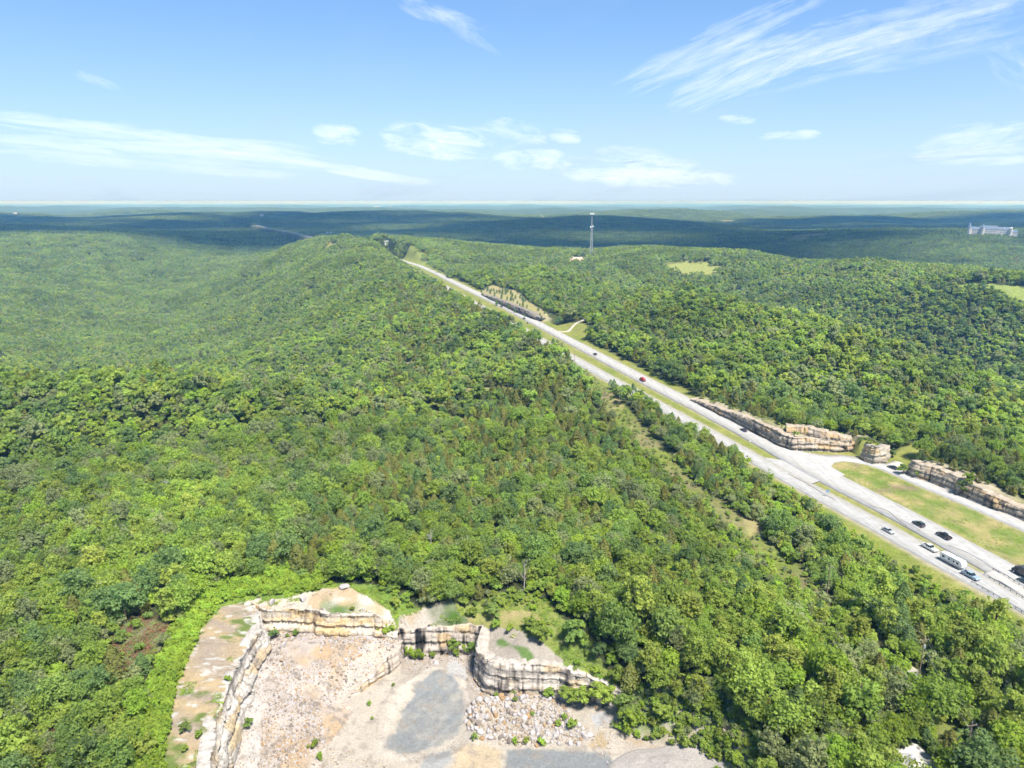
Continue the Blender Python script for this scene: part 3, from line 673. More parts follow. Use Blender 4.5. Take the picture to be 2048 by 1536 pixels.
tag(ribbon('northbound_road', nb_s, (wnb, wnb), nbz, ROADM, GREYC), kind='structure')
tag(ribbon('southbound_road', sb_s, 5.3, sbz, ROADM, GREYC * 0.94), kind='structure')
tag(ribbon('slip_road', ramp_s, 4.2, RZ + .012, ROADM, GREYC * 1.06), kind='structure')
tag(ribbon('side_road', spur_s, 2.6, RZ + .004, ROADM, np.array((.42, .39, .34))), kind='structure')
tag(ribbon('farm_track', track_s, 2.0, land_z(track_s[:, 0], track_s[:, 1]) + .25, ROADM, np.array((.42, .38, .30)), thick=.3), kind='structure')
xo = PP([(1545, 905), (1570, 916), (1610, 935), (1640, 950)])
def slab(name, poly, z, mat, col, thick=.1, kind='structure'):
    p = np.asarray(poly); n = len(p); mb = MB(); v = [(*q, z) for q in p] + [(*q, z - thick) for q in p]
    mb.add(v, [tuple(range(n)), tuple(range(2 * n - 1, n - 1, -1))] + [(i, (i + 1) % n, n + (i + 1) % n, n + i) for i in range(n)])
    me = mb.mesh(name, mat); a = me.color_attributes.new('col', 'FLOAT_COLOR', 'POINT'); c = np.ones((len(me.vertices), 4), np.float32); c[:, :3] = col; a.data.foreach_set('color', c.ravel())
    o = obj(name, me); tag(o, kind=kind); return o
slab('median_crossing', PP([(1566, 921), (1606, 941), (1640, 962), (1600, 975), (1560, 945), (1530, 915)]), RZ - .01, ROADM, GREYC * .97)
slab('junction_apron', PP([(1560, 893), (1600, 902), (1640, 914), (1690, 912), (1692, 922), (1668, 926), (1662, 934), (1690, 950), (1665, 960), (1600, 930)]), RZ + .03, ROADM, GREYC * 1.03)
# asphalt turn lane left of the northbound lanes and its dark patches
tl = smooth_line(PP([(1640, 962), (1700, 990), (1770, 1026), (1850, 1070), (1930, 1112), (1990, 1143)]), 3, 2)
tag(ribbon('turn_lane', tl, 1.5, RZ + .052, ROADM, np.array((.27, .265, .26)), thick=0), kind='structure')
def marks():
    yel = flat('yellow_line_paint', (.62, .46, .10), .6, vary=.2); wht = flat('white_line_paint', (.80, .79, .76), .6, vary=.15)
    def para(line, z, off, half, name, mat, parent_name):
        n = normals2(line); q = line[:, :2] + n * off
        o = ribbon(name, q, half, z, mat, thick=0); return o
    for line, zz, nm, yl, wr in ((nb_s, nbz, 'northbound', -1, 1), (sb_s, sbz, 'southbound', 1, -1)):
        m = (line[:, 1] < 1100) & (line[:, 1] > 120)
        l2 = line[m]; z2 = zz[m] + .055
        root = empty('lane_marking_' + nm); tag(root, kind='structure')
        para(l2, z2, 3.7 * yl, .09, 'yellow_edge_line', yel, nm).parent = root
        para(l2, z2, 3.7 * wr, .09, 'white_edge_line', wht, nm).parent = root
        d, s = resample(np.c_[l2, z2], 3.05); n = normals2(d)
        k = 0; mb = MB()
        i = 0
        while i < len(d) - 1 and d[i, 1] < 700:
            a, b = d[i], d[i + 1]; nn = n[i]
            if k < 80:
                q = MB(); q.add([(a[0] - nn[0] * .08, a[1] - nn[1] * .08, a[2] + .04), (a[0] + nn[0] * .08, a[1] + nn[1] * .08, a[2] + .04), (b[0] + nn[0] * .08, b[1] + nn[1] * .08, b[2] + .04), (b[0] - nn[0] * .08, b[1] - nn[1] * .08, b[2] + .04)], [(0, 1, 2, 3)])
                q.build('lane_dash', wht, root)
            k += 1; i += 4
marks()
# concrete drain apron in the median at the edge of the frame
drain = PP([(1962, 1148), (1988, 1143), (2010, 1150), (2048, 1174), (2120, 1215), (2120, 1240), (2048, 1192), (2000, 1163)])
slab('concrete_apron', drain, .16, ROADM, np.array((.38, .36, .33)), .3)
# skid marks
for pts in ([(1740, 1012), (1775, 1022), (1800, 1045), (1812, 1052)], [(1800, 1040), (1825, 1052), (1838, 1062)], [(1575, 948), (1610, 966), (1640, 985), (1668, 1000)], [(1895, 1092), (1930, 1104), (1962, 1122), (2000, 1148)]):
    l_ = smooth_line(PP(pts), 1.5, 1); tag(ribbon('asphalt_patch', l_, .55, RZ + .062, ROADM, np.array((.16, .155, .16)), thick=0), kind='structure')

# ------------------------------------------------------------------ rock faces
def rock_mat(name='limestone_face'):
    if name in MATS: return MATS[name]
    m, nt, o = new_mat(name); N = nt.nodes; L = nt.links
    at = N.new('ShaderNodeAttribute'); at.attribute_name = 'col'; ge = N.new('ShaderNodeNewGeometry')
    mp = N.new('ShaderNodeMapping'); mp.inputs['Scale'].default_value = (.5, .5, 3.2); L.new(ge.outputs['Position'], mp.inputs['Vector'])
    n1 = N.new('ShaderNodeTexNoise'); n1.inputs['Scale'].default_value = 1.0; n1.inputs['Detail'].default_value = 7; n1.inputs['Roughness'].default_value = .7; L.new(mp.outputs[0], n1.inputs['Vector'])
    n2 = N.new('ShaderNodeTexNoise'); n2.inputs['Scale'].default_value = 3.0; n2.inputs['Detail'].default_value = 5; L.new(ge.outputs['Position'], n2.inputs['Vector'])
    a = N.new('ShaderNodeMath'); a.operation = 'ADD'; L.new(n1.outputs['Fac'], a.inputs[0]); L.new(n2.outputs['Fac'], a.inputs[1])
    mr = N.new('ShaderNodeMapRange'); mr.inputs[1].default_value = .65; mr.inputs[2].default_value = 1.35; mr.inputs[3].default_value = .55; mr.inputs[4].default_value = 1.4; L.new(a.outputs[0], mr.inputs[0])
    mx = N.new('ShaderNodeMix'); mx.data_type = 'RGBA'; mx.blend_type = 'MULTIPLY'; mx.inputs['Factor'].default_value = 1
    L.new(at.outputs['Color'], mx.inputs[6]); L.new(mr.outputs[0], mx.inputs[7])
    b = N.new('ShaderNodeBsdfPrincipled'); b.inputs['Roughness'].default_value = .9; b.inputs['Specular IOR Level'].default_value = .15
    bp = N.new('ShaderNodeBump'); bp.inputs['Strength'].default_value = .7; bp.inputs['Distance'].default_value = .25; L.new(a.outputs[0], bp.inputs['Height']); L.new(bp.outputs[0], b.inputs['Normal'])
    L.new(mx.outputs[2], b.inputs['Base Color']); L.new(b.outputs[0], o.inputs['Surface']); MATS[name] = m; return m
def cliff(name, top, zbot, face, seed, tones, stain=.5, batter=.9, rough=.75, back=3.0, lift=.12, orange=.3, dark=.35):
    """a quarried or blasted rock face: top = (x, y, ztop) along the rim, zbot = foot height(s), face = a point the face looks towards"""
    top = np.asarray(top, float); zb = np.broadcast_to(zbot, len(top)) if np.ndim(zbot) else np.full(len(top), zbot)
    q, s = resample(np.c_[top, zb], .38); q2 = q.copy()
    for _ in range(1): q2[1:-1, :2] = .25 * q2[:-2, :2] + .5 * q2[1:-1, :2] + .25 * q2[2:, :2]
    n = normals2(q2); mid = q2[len(q2) // 2, :2]
    if n[len(n) // 2] @ (np.asarray(face) - mid) < 0: n = -n
    r = np.random.default_rng(seed); hmax = (q[:, 2] - q[:, 3]).max(); nrow = int(max(8, min(44, hmax / .29)))
    # bedding layers share levels along the whole face; joints split them into blocks
    lay = [0.0]
    while lay[-1] < hmax + 2: lay.append(lay[-1] + r.uniform(.45, 1.5))
    lay = np.array(lay); loff = (r.uniform(-.5, .5, len(lay)) * 1.3 + np.arange(len(lay)) * .05) * rough; ltone = r.uniform(.72, 1.2, len(lay))
    cols = len(q); V = np.zeros((cols, nrow + 4, 3)); Cc = np.zeros((cols, nrow + 4, 3))
    S = s[:, None] + np.zeros((1, nrow)); f = np.linspace(0, 1, nrow)[None, :]
    zt = q[:, 2:3] + lift + (fbm(s / 3, s * 0, seed + 3, 3) - .5)[:, None] * .8 + (_h(np.floor(s / 1.7 + 1.3 * vn(s / 4, s * 0, seed)), s * 0, seed + 31) - .6)[:, None] * .55 * min(1.0, hmax / 6); zb_ = q[:, 3:4] - .6; Z = zb_ + (zt - zb_) * f
    depth = q[:, 2:3].max() + .5 - Z                      # depth below the highest rim picks the layer
    li = np.clip(np.searchsorted(lay, depth + (fbm(s / 12, s * 0, seed, 2)[:, None] - .5) * 1.2) - 1, 0, len(lay) - 1)
    jn = np.floor(S / 2.6 + 4.2 * vn(S / 11, li // 3 * 3.1, seed + 5) + li // 2 * 5.3); block = _h(jn, li // 2, seed + 7) - .5
    crack = np.abs(((S / 2.6 + 4.2 * vn(S / 11, li // 3 * 3.1, seed + 5)) % 1) - .5) > .44
    off = loff[li] + block * rough * .7 - crack * .5 * rough + (fbm(S / 9, Z / 14, seed + 9, 2) - .5) * 1.6 * rough + (1 - f) * batter + (fbm(S / .9, Z / .5, seed + 13, 2) - .5) * .3 + .55
    off = np.maximum(off, .1)
    V[:, :nrow, 0] = q2[:, None, 0] + n[:, None, 0] * off; V[:, :nrow, 1] = q2[:, None, 1] + n[:, None, 1] * off; V[:, :nrow, 2] = Z
    for k, (bk, dz) in enumerate(((-.2, .08), (back * .4, .12), (back * .8, .05), (back, -1.2))):
        V[:, nrow + k, 0] = q2[:, 0] - n[:, 0] * bk; V[:, nrow + k, 1] = q2[:, 1] - n[:, 1] * bk
        V[:, nrow + k, 2] = zt[:, 0] + dz + (fbm(q2[:, 0] / 1.5 + bk, q2[:, 1] / 1.5, seed + 15, 2) - .5) * .5
    base, org, drk = (np.array(t) for t in tones)
    t = ltone[li] * (1 + block * .12); c = base * t[..., None]
    c = mixc(c, org, np.clip((fbm(S / 7, Z / 3, seed + 21, 3) - (.62 - orange * .3)) * 5, 0, .9))
    streak = fbm(S / 1.3, Z / 9, seed + 23, 3) * .7 + .3 * fbm(S / 12, Z / 20, seed + 25, 2)
    c = mixc(c, drk, np.clip((streak - (.66 - dark * .22)) * 6, 0, .85) * stain * 1.6)
    bed = depth + (fbm(s / 12, s * 0, seed, 2)[:, None] - .5) * 1.2 - lay[li]; c = c * np.where(bed < .2, .8, 1)[..., None]      # shade along the bedding planes, painted into the rock colour
    c = c * np.where(crack, .72, 1)[..., None]
    Cc[:, :nrow] = np.clip(c * .9, .02, .8); Cc[:, nrow:] = base * .68 * (0.85 + .35 * fbm(q2[:, 0:1] / 2 + np.arange(4) * 3, q2[:, 1:2] / 2, seed + 27, 2))[..., None]
    me = mesh_np(name, V.reshape(-1, 3), grid_faces(cols, nrow + 4), rock_mat(), Cc.reshape(-1, 3))
    bm = bmesh.new(); bm.from_mesh(me); bmesh.ops.recalc_face_normals(bm, faces=bm.faces)
    if sum(g.normal.z for g in bm.faces) < 0: bmesh.ops.reverse_faces(bm, faces=bm.faces)
    bm.to_mesh(me); bm.free(); return obj(name, me)
TQ = ((.46, .40, .33), (.52, .35, .17), (.11, .10, .09))
TG = ((.50, .43, .36), (.52, .37, .20), (.10, .085, .07))
left_wall = cliff('quarry_wall', W_LEFT, Z_LEFT, (0, 160), 301, ((.56, .51, .45), (.52, .40, .24), (.22, .18, .15)), stain=.5, batter=2.6, rough=1.0, orange=.3, dark=.4)
tag(left_wall, 'long tan rock wall down the left side of the quarry pit', 'rock face')
back_wall = cliff('quarry_wall', W_BACK, -7.8, (-60, 150), 311, ((.56, .49, .40), (.56, .40, .20), (.22, .16, .11)), stain=.7, orange=.5, dark=.45)
tag(back_wall, 'orange stained rock face at the top back of the rubble slope', 'rock face')
mid_wall = cliff('quarry_wall', W_MID, -14.8, (-20, 150), 321, TG, stain=1.0, dark=.75, orange=.3)
tag(mid_wall, 'dark streaked rock face in the back recess behind the silt basin', 'rock face')
ramp_wall = cliff('quarry_wall', W_RAMP, -15.4, (-10, 168), 331, TG, stain=.8, dark=.5, batter=.5)
tag(ramp_wall, 'slanting rock step between the rubble slope and the lower floor', 'rock face')
prom_wall = cliff('quarry_wall', W_PROM, Z_PROM - .3, (-4, 165), 341, ((.54, .48, .41), (.5, .38, .24), (.13, .11, .095)), stain=.85, dark=.5, orange=.15)
tag(prom_wall, 'grey banded rock bluff standing out above the boulder heap', 'rock face')
TR = ((.48, .40, .31), (.52, .36, .19), (.10, .085, .075))
def foot(c, d=0.0): return np.full(len(c), -.2 + d)
tag(cliff('rock_cut', cutA, foot(cutA), (110, 340), 401, TR, stain=.7, dark=.5, orange=.45, rough=.8, back=4), 'long blasted rock cut along the highway north of the junction', 'rock face')
tag(cliff('rock_ledge', cutA2, cutA2[:, 2] - 3.8, (140, 330), 411, TR, stain=.6, orange=.6, back=5, rough=.7), 'short upper rock ledge stepped back above the long highway cut', 'rock face')
tag(cliff('rock_outcrop', cutE, foot(cutE), (165, 315), 421, ((.44, .39, .31), (.5, .37, .2), (.2, .17, .14)), stain=.4, orange=.5, back=4.5, batter=.7), 'blunt rock outcrop at the bend of the slip road', 'rock face')
tag(cliff('rock_cut', cutB, foot(cutB), (165, 290), 431, TR, stain=.7, dark=.45, back=4.5, rough=.8), 'blasted rock cut behind the slip road at the right', 'rock face')
tag(cliff('rock_cut', cutF, foot(cutF), (0, 800), 441, ((.27, .24, .21), (.4, .29, .2), (.08, .075, .07)), stain=.9, dark=.6, back=6, rough=1.2), 'distant dark broken rock cut beside three small cars', 'rock face')

# ------------------------------------------------------------------ loose rock
def rock_mesh(name, seed, mat, sub=1):
    bm = bmesh.new(); bmesh.ops.create_icosphere(bm, subdivisions=sub, radius=1); r = random.Random(seed)
    ax = (r.uniform(.8, 1.15), r.uniform(.7, 1.0), r.uniform(.6, .85))
    planes = [(Vector((r.gauss(0, 1), r.gauss(0, 1), r.gauss(0, 1))).normalized(), r.uniform(.62, .86)) for _ in range(9)]
    for v in bm.verts:
        for nn, d in planes:
            k = v.co.dot(nn)
            if k > d: v.co -= nn * (k - d)
        v.co = Vector((v.co.x * ax[0], v.co.y * ax[1], v.co.z * ax[2])) * (1 + r.uniform(-.05, .05))
    me = bpy.data.meshes.new(name); bm.to_mesh(me); bm.free(); me.materials.append(mat); return me
STONE = [flat('pale_stone', (.345, .315, .30), .9, vary=.3, scale=1.2), flat('tan_stone', (.28, .225, .165), .9, vary=.35, scale=1.2), flat('brown_stone', (.18, .15, .125), .9, vary=.35, scale=1.2), flat('rust_stone', (.28, .18, .09), .9, vary=.35, scale=1.2)]
BOULDERS = [(k, rock_mesh('boulder', 500 + i * 4 + k, STONE[k], 2)) for i in range(3) for k in range(4)]
def scatter_in(poly, spacing, jit=.45, seed=1):
    r = np.random.default_rng(seed); p = np.asarray(poly); x0, y0 = p.min(0); x1, y1 = p.max(0)
    X, Y = np.meshgrid(np.arange(x0, x1, spacing), np.arange(y0, y1, spacing * .87), indexing='ij'); X = X + (np.arange(X.shape[1]) % 2)[None, :] * spacing / 2
    X = X + r.uniform(-jit, jit, X.shape) * spacing; Y = Y + r.uniform(-jit, jit, Y.shape) * spacing; X = X.ravel(); Y = Y.ravel(); m = pip(X, Y, poly); return X[m], Y[m]
def inst_cloud(name, protos, pos, rot, scl, idx, label=None, cat=None):
    """many like pieces too numerous to count as one object of instances"""
    me = bpy.data.meshes.new(name); me.vertices.add(len(pos)); me.vertices.foreach_set('co', np.asarray(pos, np.float32).ravel())
    for nm, ty, arr, key in (('rot', 'FLOAT_VECTOR', rot, 'vector'), ('scl', 'FLOAT_VECTOR', scl, 'vector'), ('idx', 'INT', idx, 'value')):
        a = me.attributes.new(nm, ty, 'POINT'); a.data.foreach_set(key, np.asarray(arr, np.int32 if ty == 'INT' else np.float32).ravel())
    col = bpy.data.collections.new(name + '_kinds')
    for i, pm in enumerate(protos):
        o = bpy.data.objects.new('%s_kind_%03d' % (name, i), pm); col.objects.link(o)
    ng = bpy.data.node_groups.new(name, 'GeometryNodeTree'); ng.interface.new_socket('Geometry', in_out='INPUT', socket_type='NodeSocketGeometry'); ng.interface.new_socket('Geometry', in_out='OUTPUT', socket_type='NodeSocketGeometry')
    N = ng.nodes; L = ng.links; gi = N.new('NodeGroupInput'); go = N.new('NodeGroupOutput'); ci = N.new('GeometryNodeCollectionInfo'); ip = N.new('GeometryNodeInstanceOnPoints')
    ci.inputs['Collection'].default_value = col; ci.inputs['Separate Children'].default_value = True; ci.inputs['Reset Children'].default_value = True
    ip.inputs['Pick Instance'].default_value = True
    def at(nm, ty):
        n = N.new('GeometryNodeInputNamedAttribute'); n.data_type = ty; n.inputs['Name'].default_value = nm; return n.outputs['Attribute']
    er = N.new('FunctionNodeEulerToRotation'); L.new(at('rot', 'FLOAT_VECTOR'), er.inputs[0])
    L.new(gi.outputs[0], ip.inputs['Points']); L.new(ci.outputs[0], ip.inputs['Instance']); L.new(at('idx', 'INT'), ip.inputs['Instance Index'])
    L.new(er.outputs[0], ip.inputs['Rotation']); L.new(at('scl', 'FLOAT_VECTOR'), ip.inputs['Scale']); L.new(ip.outputs[0], go.inputs[0])
    o = obj(name, me); md = o.modifiers.new('scatter', 'NODES'); md.node_group = ng
    tag(o, label, cat, kind='stuff'); return o
def rocks():
    r = np.random.default_rng(55)
    X, Y = scatter_in(PILE, 1.12, .5, 3); Z = ground_z(X, Y); sz = r.lognormal(-.52, .32, len(X)).clip(.32, 1.15)
    order = np.argsort(-sz); LB = ['pale limestone boulder lying in the big heap under the bluff', 'tan boulder lying in the big heap under the bluff', 'brown boulder lying in the big heap under the bluff', 'rust coloured boulder lying in the big heap under the bluff']
    kinds = r.choice(4, len(X), p=[.56, .22, .15, .07])
    for q, i in enumerate(order[:300]):
        k = kinds[i]; me = [m for kk, m in BOULDERS if kk == k][q % 3]
        o = obj('boulder', me, None, (X[i], Y[i], Z[i] + sz[i] * .28), tuple(r.uniform(0, 6.28, 3)), float(sz[i])); bx, by, _d = project(X[i], Y[i], Z[i]); zn = ('back' if by < 1422 else ('middle' if by < 1452 else 'front')) + ' ' + ('left' if bx < 1015 else ('centre' if bx < 1090 else 'right')); tag(o, LB[k].replace('lying in the big heap', 'at the %s of the heap' % zn), 'boulder', 'boulders heaped under the bluff')
    rest = [(X[i], Y[i], Z[i] + .1, sz[i]) for i in order[300:]]
    x2, y2 = scatter_in(PILE, .75, .5, 9); z2 = ground_z(x2, y2); rest += [(a, b, c + .05, d) for a, b, c, d in zip(x2, y2, z2, r.uniform(.18, .42, len(x2)))]
    # rubble on the slope: patchy
    for poly, sp, lo, hi, thr in ((pit_ramp, .62, .10, .34, .40), (PP([(528, 1275), (560, 1268), (640, 1270), (720, 1268), (790, 1275), (700, 1330), (640, 1400), (560, 1390), (530, 1330)], -8.5), 1.0, .25, .75, .35),
                                  (PP([(540, 1400), (640, 1400), (650, 1480), (600, 1500), (590, 1560), (510, 1560), (525, 1460)], -12.5), .6, .2, .62, .15), (PP([(610, 1500), (660, 1490), (780, 1520), (800, 1600), (680, 1620)], -15), .8, .15, .42, .3),
                                  (PP([(806, 1310), (870, 1322), (950, 1310), (960, 1360), (935, 1370), (925, 1335), (880, 1330), (820, 1350)], -14.5), .8, .15, .5, .3), (PP([(780, 1510), (850, 1495), (930, 1470), (945, 1482), (870, 1512), (800, 1530)], -15), .8, .12, .3, .3),
                                  (PP([(1160, 1440), (1240, 1420), (1330, 1450), (1440, 1475), (1440, 1495), (1330, 1478), (1230, 1485), (1225, 1540), (1210, 1500)], -12.5), .9, .15, .45, .45), (PP([(320, 1600), (330, 1450), (400, 1270), (500, 1215), (515, 1265), (440, 1410), (420, 1600)], 0), 1.3, .1, .3, .56),
                                  (PP([(520, 1215), (640, 1190), (740, 1205), (790, 1235), (640, 1225)], 0), 1.2, .12, .4, .5)):
        x2, y2 = scatter_in(poly, sp, .5, int(sp * 100 + lo * 77)); m = fbm(x2 / 5, y2 / 5, 601, 3) > thr; x2 = x2[m]; y2 = y2[m]; z2 = ground_z(x2, y2)
        rest += list(zip(x2, y2, z2 + .04, lo + (hi - lo) * r.random(len(x2)) ** 2.2))
    for W, cnt, hi in ((W_LEFT, 500, .6), (W_BACK, 420, .7), (W_MID, 260, .6), (W_RAMP, 240, .6), (W_PROM, 520, .7), (W_LOW, 420, .7)):
        ln, _ = resample(W[:, :2], .3); nn = normals2(ln); cen = np.array(P(880, 1420, -15)); sg = np.sign(((cen - ln) * nn).sum(1)); sg = np.sign(sg.sum()) if W is not W_RAMP else 1.0
        i = r.integers(0, len(ln), cnt); off = 1.0 + 3.2 * r.random(cnt) ** 1.6; q = ln[i] + nn[i] * sg * off[:, None]; ok = pip(q[:, 0], q[:, 1], pit_floor) | pip(q[:, 0], q[:, 1], pit_ramp); q = q[ok]
        rest += list(zip(q[:, 0], q[:, 1], ground_z(q[:, 0], q[:, 1]) + .05, .12 + (hi - .12) * r.random(len(q)) ** 2.5))
    a = np.array(rest); n = len(a); small = [rock_mesh('stone', 700 + i, STONE[i % 4], 1) for i in range(12)]
    wts = np.array([.42, .28, .2, .1]); idx = r.choice(4, n, p=wts) + 4 * r.integers(0, 3, n)
    inst_cloud('rubble', small, a[:, :3], r.uniform(0, 6.28, (n, 3)), np.repeat(a[:, 3:4], 3, 1), idx, 'loose pale and brown rubble strewn over the quarry slope and floor', 'rubble')
    # a few big blocks one can pick out
    for k, (px, py, z, s, kk, lb) in enumerate([(690, 1182, 1.2, 1.5, 0, 'flat white block on the grassy rim above the orange face'), (543, 1206, .4, 1.3, 0, 'white block at the back left corner of the quarry rim'), (606, 1199, .8, 1.6, 0, 'broad pale slab lying on the bare rim above the orange face'),
                                                (872, 1324, -14, 1.0, 0, 'white block on the dirt below the dark streaked face'), (337, 1361, -.5, 1.0, 0, 'white block beside the leafy bank on the left bench'), (567, 1296, -8, 1.3, 0, 'large grey block at the top of the rubble slope'), (566, 1322, -8.5, 1.2, 1, 'large tan block on the upper left rubble slope')]):
        x, y = P(px, py, z); o = obj('boulder', BOULDERS[kk][1], None, (x, y, gz1(x, y) + s * .3), (k, k * 2., k * .7), (s * 1.2, s, s * .7)); tag(o, lb, 'boulder')
rocks()
def heap(name, px, py, z, rx, ry, h, mat, label, seed, rot=0):
    x0, y0 = P(px, py, z); n = 40; a, b = np.meshgrid(np.linspace(0, 1, 22), np.linspace(0, 2 * math.pi, n, endpoint=False), indexing='ij')
    rad = a * (1 + .18 * (fbm(np.cos(b) * 1.5 + seed, np.sin(b) * 1.5, seed, 2) - .5)); lx = rad * np.cos(b) * rx; ly = rad * np.sin(b) * ry
    x = x0 + lx * math.cos(rot) - ly * math.sin(rot); y = y0 + lx * math.sin(rot) + ly * math.cos(rot); zz = ground_z(x, y)
    prof = np.where(a < .95, np.clip(1 - a, 0, 1) ** .8, 0); zz = zz + h * prof * (.55 + .9 * fbm(x / 2.5, y / 2.5, seed, 4)) + .05 - .4 * (a > .97)
    me = mesh_np(name, np.stack([x, y, zz], -1).reshape(-1, 3), grid_faces(22, n, True), mat, smooth=True); tag(obj(name, me), label, 'gravel heap')
def gravel_mat(name, col):
    m = flat(name, col, .95, vary=.45, scale=2.2); return m
heap('gravel_heap', 1330, 1535, -13.2, 14.5, 8, 1.7, gravel_mat('grey_gravel', (.27, .245, .22)), 'broad low grey gravel heap at the bottom right of the quarry', 611)
heap('gravel_heap', 1830, 1545, -3, 6.5, 5.5, 4.2, gravel_mat('white_gravel', (.42, .40, .38)), 'bright white gravel heap at the bottom edge among trees', 621)
heap('gravel_heap', 1832, 1362, 0, 2.4, 4.6, 1.3, gravel_mat('cream_gravel', (.36, .32, .29)), 'pale gravel heap in the clearing beside the power line', 631, .3)

# ------------------------------------------------------------------ trees
LEAF = {   # tone name: colour
    'fresh': (.122, .196, .042), 'yellow': (.140, .202, .046), 'mid': (.098, .164, .046), 'deep': (.076, .134, .050), 'grey': (.122, .168, .080), 'olive': (.112, .140, .044), 'lime': (.128, .212, .034), 'rust': (.13, .09, .06)}
LM = {k: leaf_mat('leaf_' + k, (c[0] * 2.75, c[1] * 2.27, c[2] * 2.1), .58) for k, c in LEAF.items()}
BARK = flat('bark', (.11, .085, .065), .9, vary=.3); DEADWOOD = flat('dead_wood', (.30, .27, .24), .9, vary=.25)
def leaves(r, c, d, size, tilt=.55, up=.3):
    """quads at c facing roughly d; returns verts, faces"""
    n = len(c); nn = d * 1.0 + np.array([0, 0, up]) + r.normal(0, tilt, (n, 3)); nn /= np.linalg.norm(nn, axis=1, keepdims=True)
    a = np.cross(nn, r.normal(0, 1, (n, 3))); a /= np.maximum(np.linalg.norm(a, axis=1, keepdims=True), 1e-6); b = np.cross(nn, a)
    s = (size * r.uniform(.6, 1.3, n))[:, None]; e = r.uniform(.55, 1.0, (n, 1))
    bend = nn * s * r.uniform(.1, .35, (n, 1))
    v = np.stack([c - a * s * .5 - bend * .5, c + b * s * e * .5 + bend * .3, c + a * s * .5 - bend * .5, c - b * s * e * .5 + bend * .3], 1)
    return v
def crown_pts(r, h, rad, kind, nl, per):
    """centres and outward directions of leaf sprays"""
    C = []; D = []
    if kind == 'broad':
        zc, rz = h * .55, h * .46
        for i in range(nl):
            u = r.normal(0, 1, 3); u /= np.linalg.norm(u); u[2] = abs(u[2]) * 1.0 - .35 if r.random() < .8 else u[2]
            k = r.uniform(.4, .86) if i else 0
            p = np.array([u[0] * rad * k, u[1] * rad * k, zc + u[2] * rz * k * 1.1]); lr = rad * r.uniform(.2, .42)
            d = r.normal(0, 1, (per, 3)); d /= np.linalg.norm(d, axis=1, keepdims=True); d[:, 2] = np.where(d[:, 2] < -.35, -d[:, 2] * .6, d[:, 2])
            C.append(p + d * lr * r.uniform(.72, 1.05, (per, 1)) * np.array([1, 1, .85])); D.append(d)
        for i in range(nl // 2 if per > 30 else 0):          # twig ends that break up the outline
            u = r.normal(0, 1, 3); u /= np.linalg.norm(u); u[2] = abs(u[2]) * .9 - .15; k = r.uniform(.82, 1.12); p = np.array([u[0] * rad * k, u[1] * rad * k, zc + u[2] * rz * k * 1.1]); q = max(5, per // 5)
            d = r.normal(0, 1, (q, 3)); d /= np.linalg.norm(d, axis=1, keepdims=True); C.append(p + d * rad * .13); D.append(d)
    else:   # cedar: a ragged cone
        n = nl * per; t = r.random(n) ** .75; ang = r.uniform(0, 6.283, n); lob = 1 + .18 * np.sin(ang * 3 + r.uniform(0, 6)) + .12 * np.sin(ang * 5 + t * 9)
        z = h * (.06 + .94 * t); rr = rad * np.sin(np.clip((1 - t) * 1.9, 0, 1.57)) ** .8 * (.35 + .65 * np.clip(t * 6, 0, 1)) * lob * r.uniform(.7, 1.08, n)
        C.append(np.stack([rr * np.cos(ang), rr * np.sin(ang), z], 1)); D.append(np.stack([np.cos(ang), np.sin(ang), .35 + t * .5], 1))
    return np.concatenate(C), np.concatenate(D)
def leaf_mesh(name, v, mat):
    n = len(v); return mesh_np(name, v.reshape(-1, 3), np.arange(n * 4).reshape(n, 4), mat)
def trunk_mesh(seed, h, rad):
    r = random.Random(seed); mb = MB(); l = [(0, 0, -.6), (r.uniform(-.1, .1), r.uniform(-.1, .1), h * .3), (r.uniform(-.3, .3), r.uniform(-.3, .3), h * .8)]
    b = .022 * h; mb.tube(l, [b * 1.25, b, b * .3], 6)
    for i in range(5):
        z = h * r.uniform(.3, .55); a = i * 1.26 + r.uniform(-.4, .4); mb.tube([(0, 0, z), (math.cos(a) * rad * .35, math.sin(a) * rad * .35, z + h * .14), (math.cos(a) * rad * .65, math.sin(a) * rad * .65, z + h * .26)], [b * .5, b * .35, b * .12], 4)
    return mb.mesh('trunk', BARK)
SPECIES = {   # height, crown radius
    'oak': (11.5, 4.6, 'broad'), 'poplar': (13, 3.3, 'broad'), 'maple': (9.5, 3.9, 'broad'), 'cedar': (7.6, 2.1, 'cone'), 'sapling': (4.2, 1.6, 'broad'), 'shrub': (2.1, 1.5, 'broad')}
def near_crown(sp, tone, seed):
    h, rad, k = SPECIES[sp]; r = np.random.default_rng(seed)
    if sp == 'shrub': c, d = crown_pts(r, h * 1.1, rad, k, 9, 60); sz = .40
    elif sp == 'sapling': c, d = crown_pts(r, h, rad, k, 12, 60); sz = .42
    elif k == 'cone': c, d = crown_pts(r, h, rad, k, 14, 80); sz = .50
    else: c, d = crown_pts(r, h, rad, k, 42 if sp != 'poplar' else 36, 46); sz = .62
    return leaf_mesh('crown', leaves(r, c, d, sz), LM[tone])
def mid_tree(sp, tone, seed):
    h, rad, k = SPECIES[sp]; r = np.random.default_rng(seed)
    c, d = crown_pts(r, h, rad, k, 16 if k == 'broad' else 10, 28 if k == 'broad' else 24); return leaf_mesh('mid_tree', leaves(r, c, d, 1.15 if k == 'broad' else .9, .5), LM[tone])
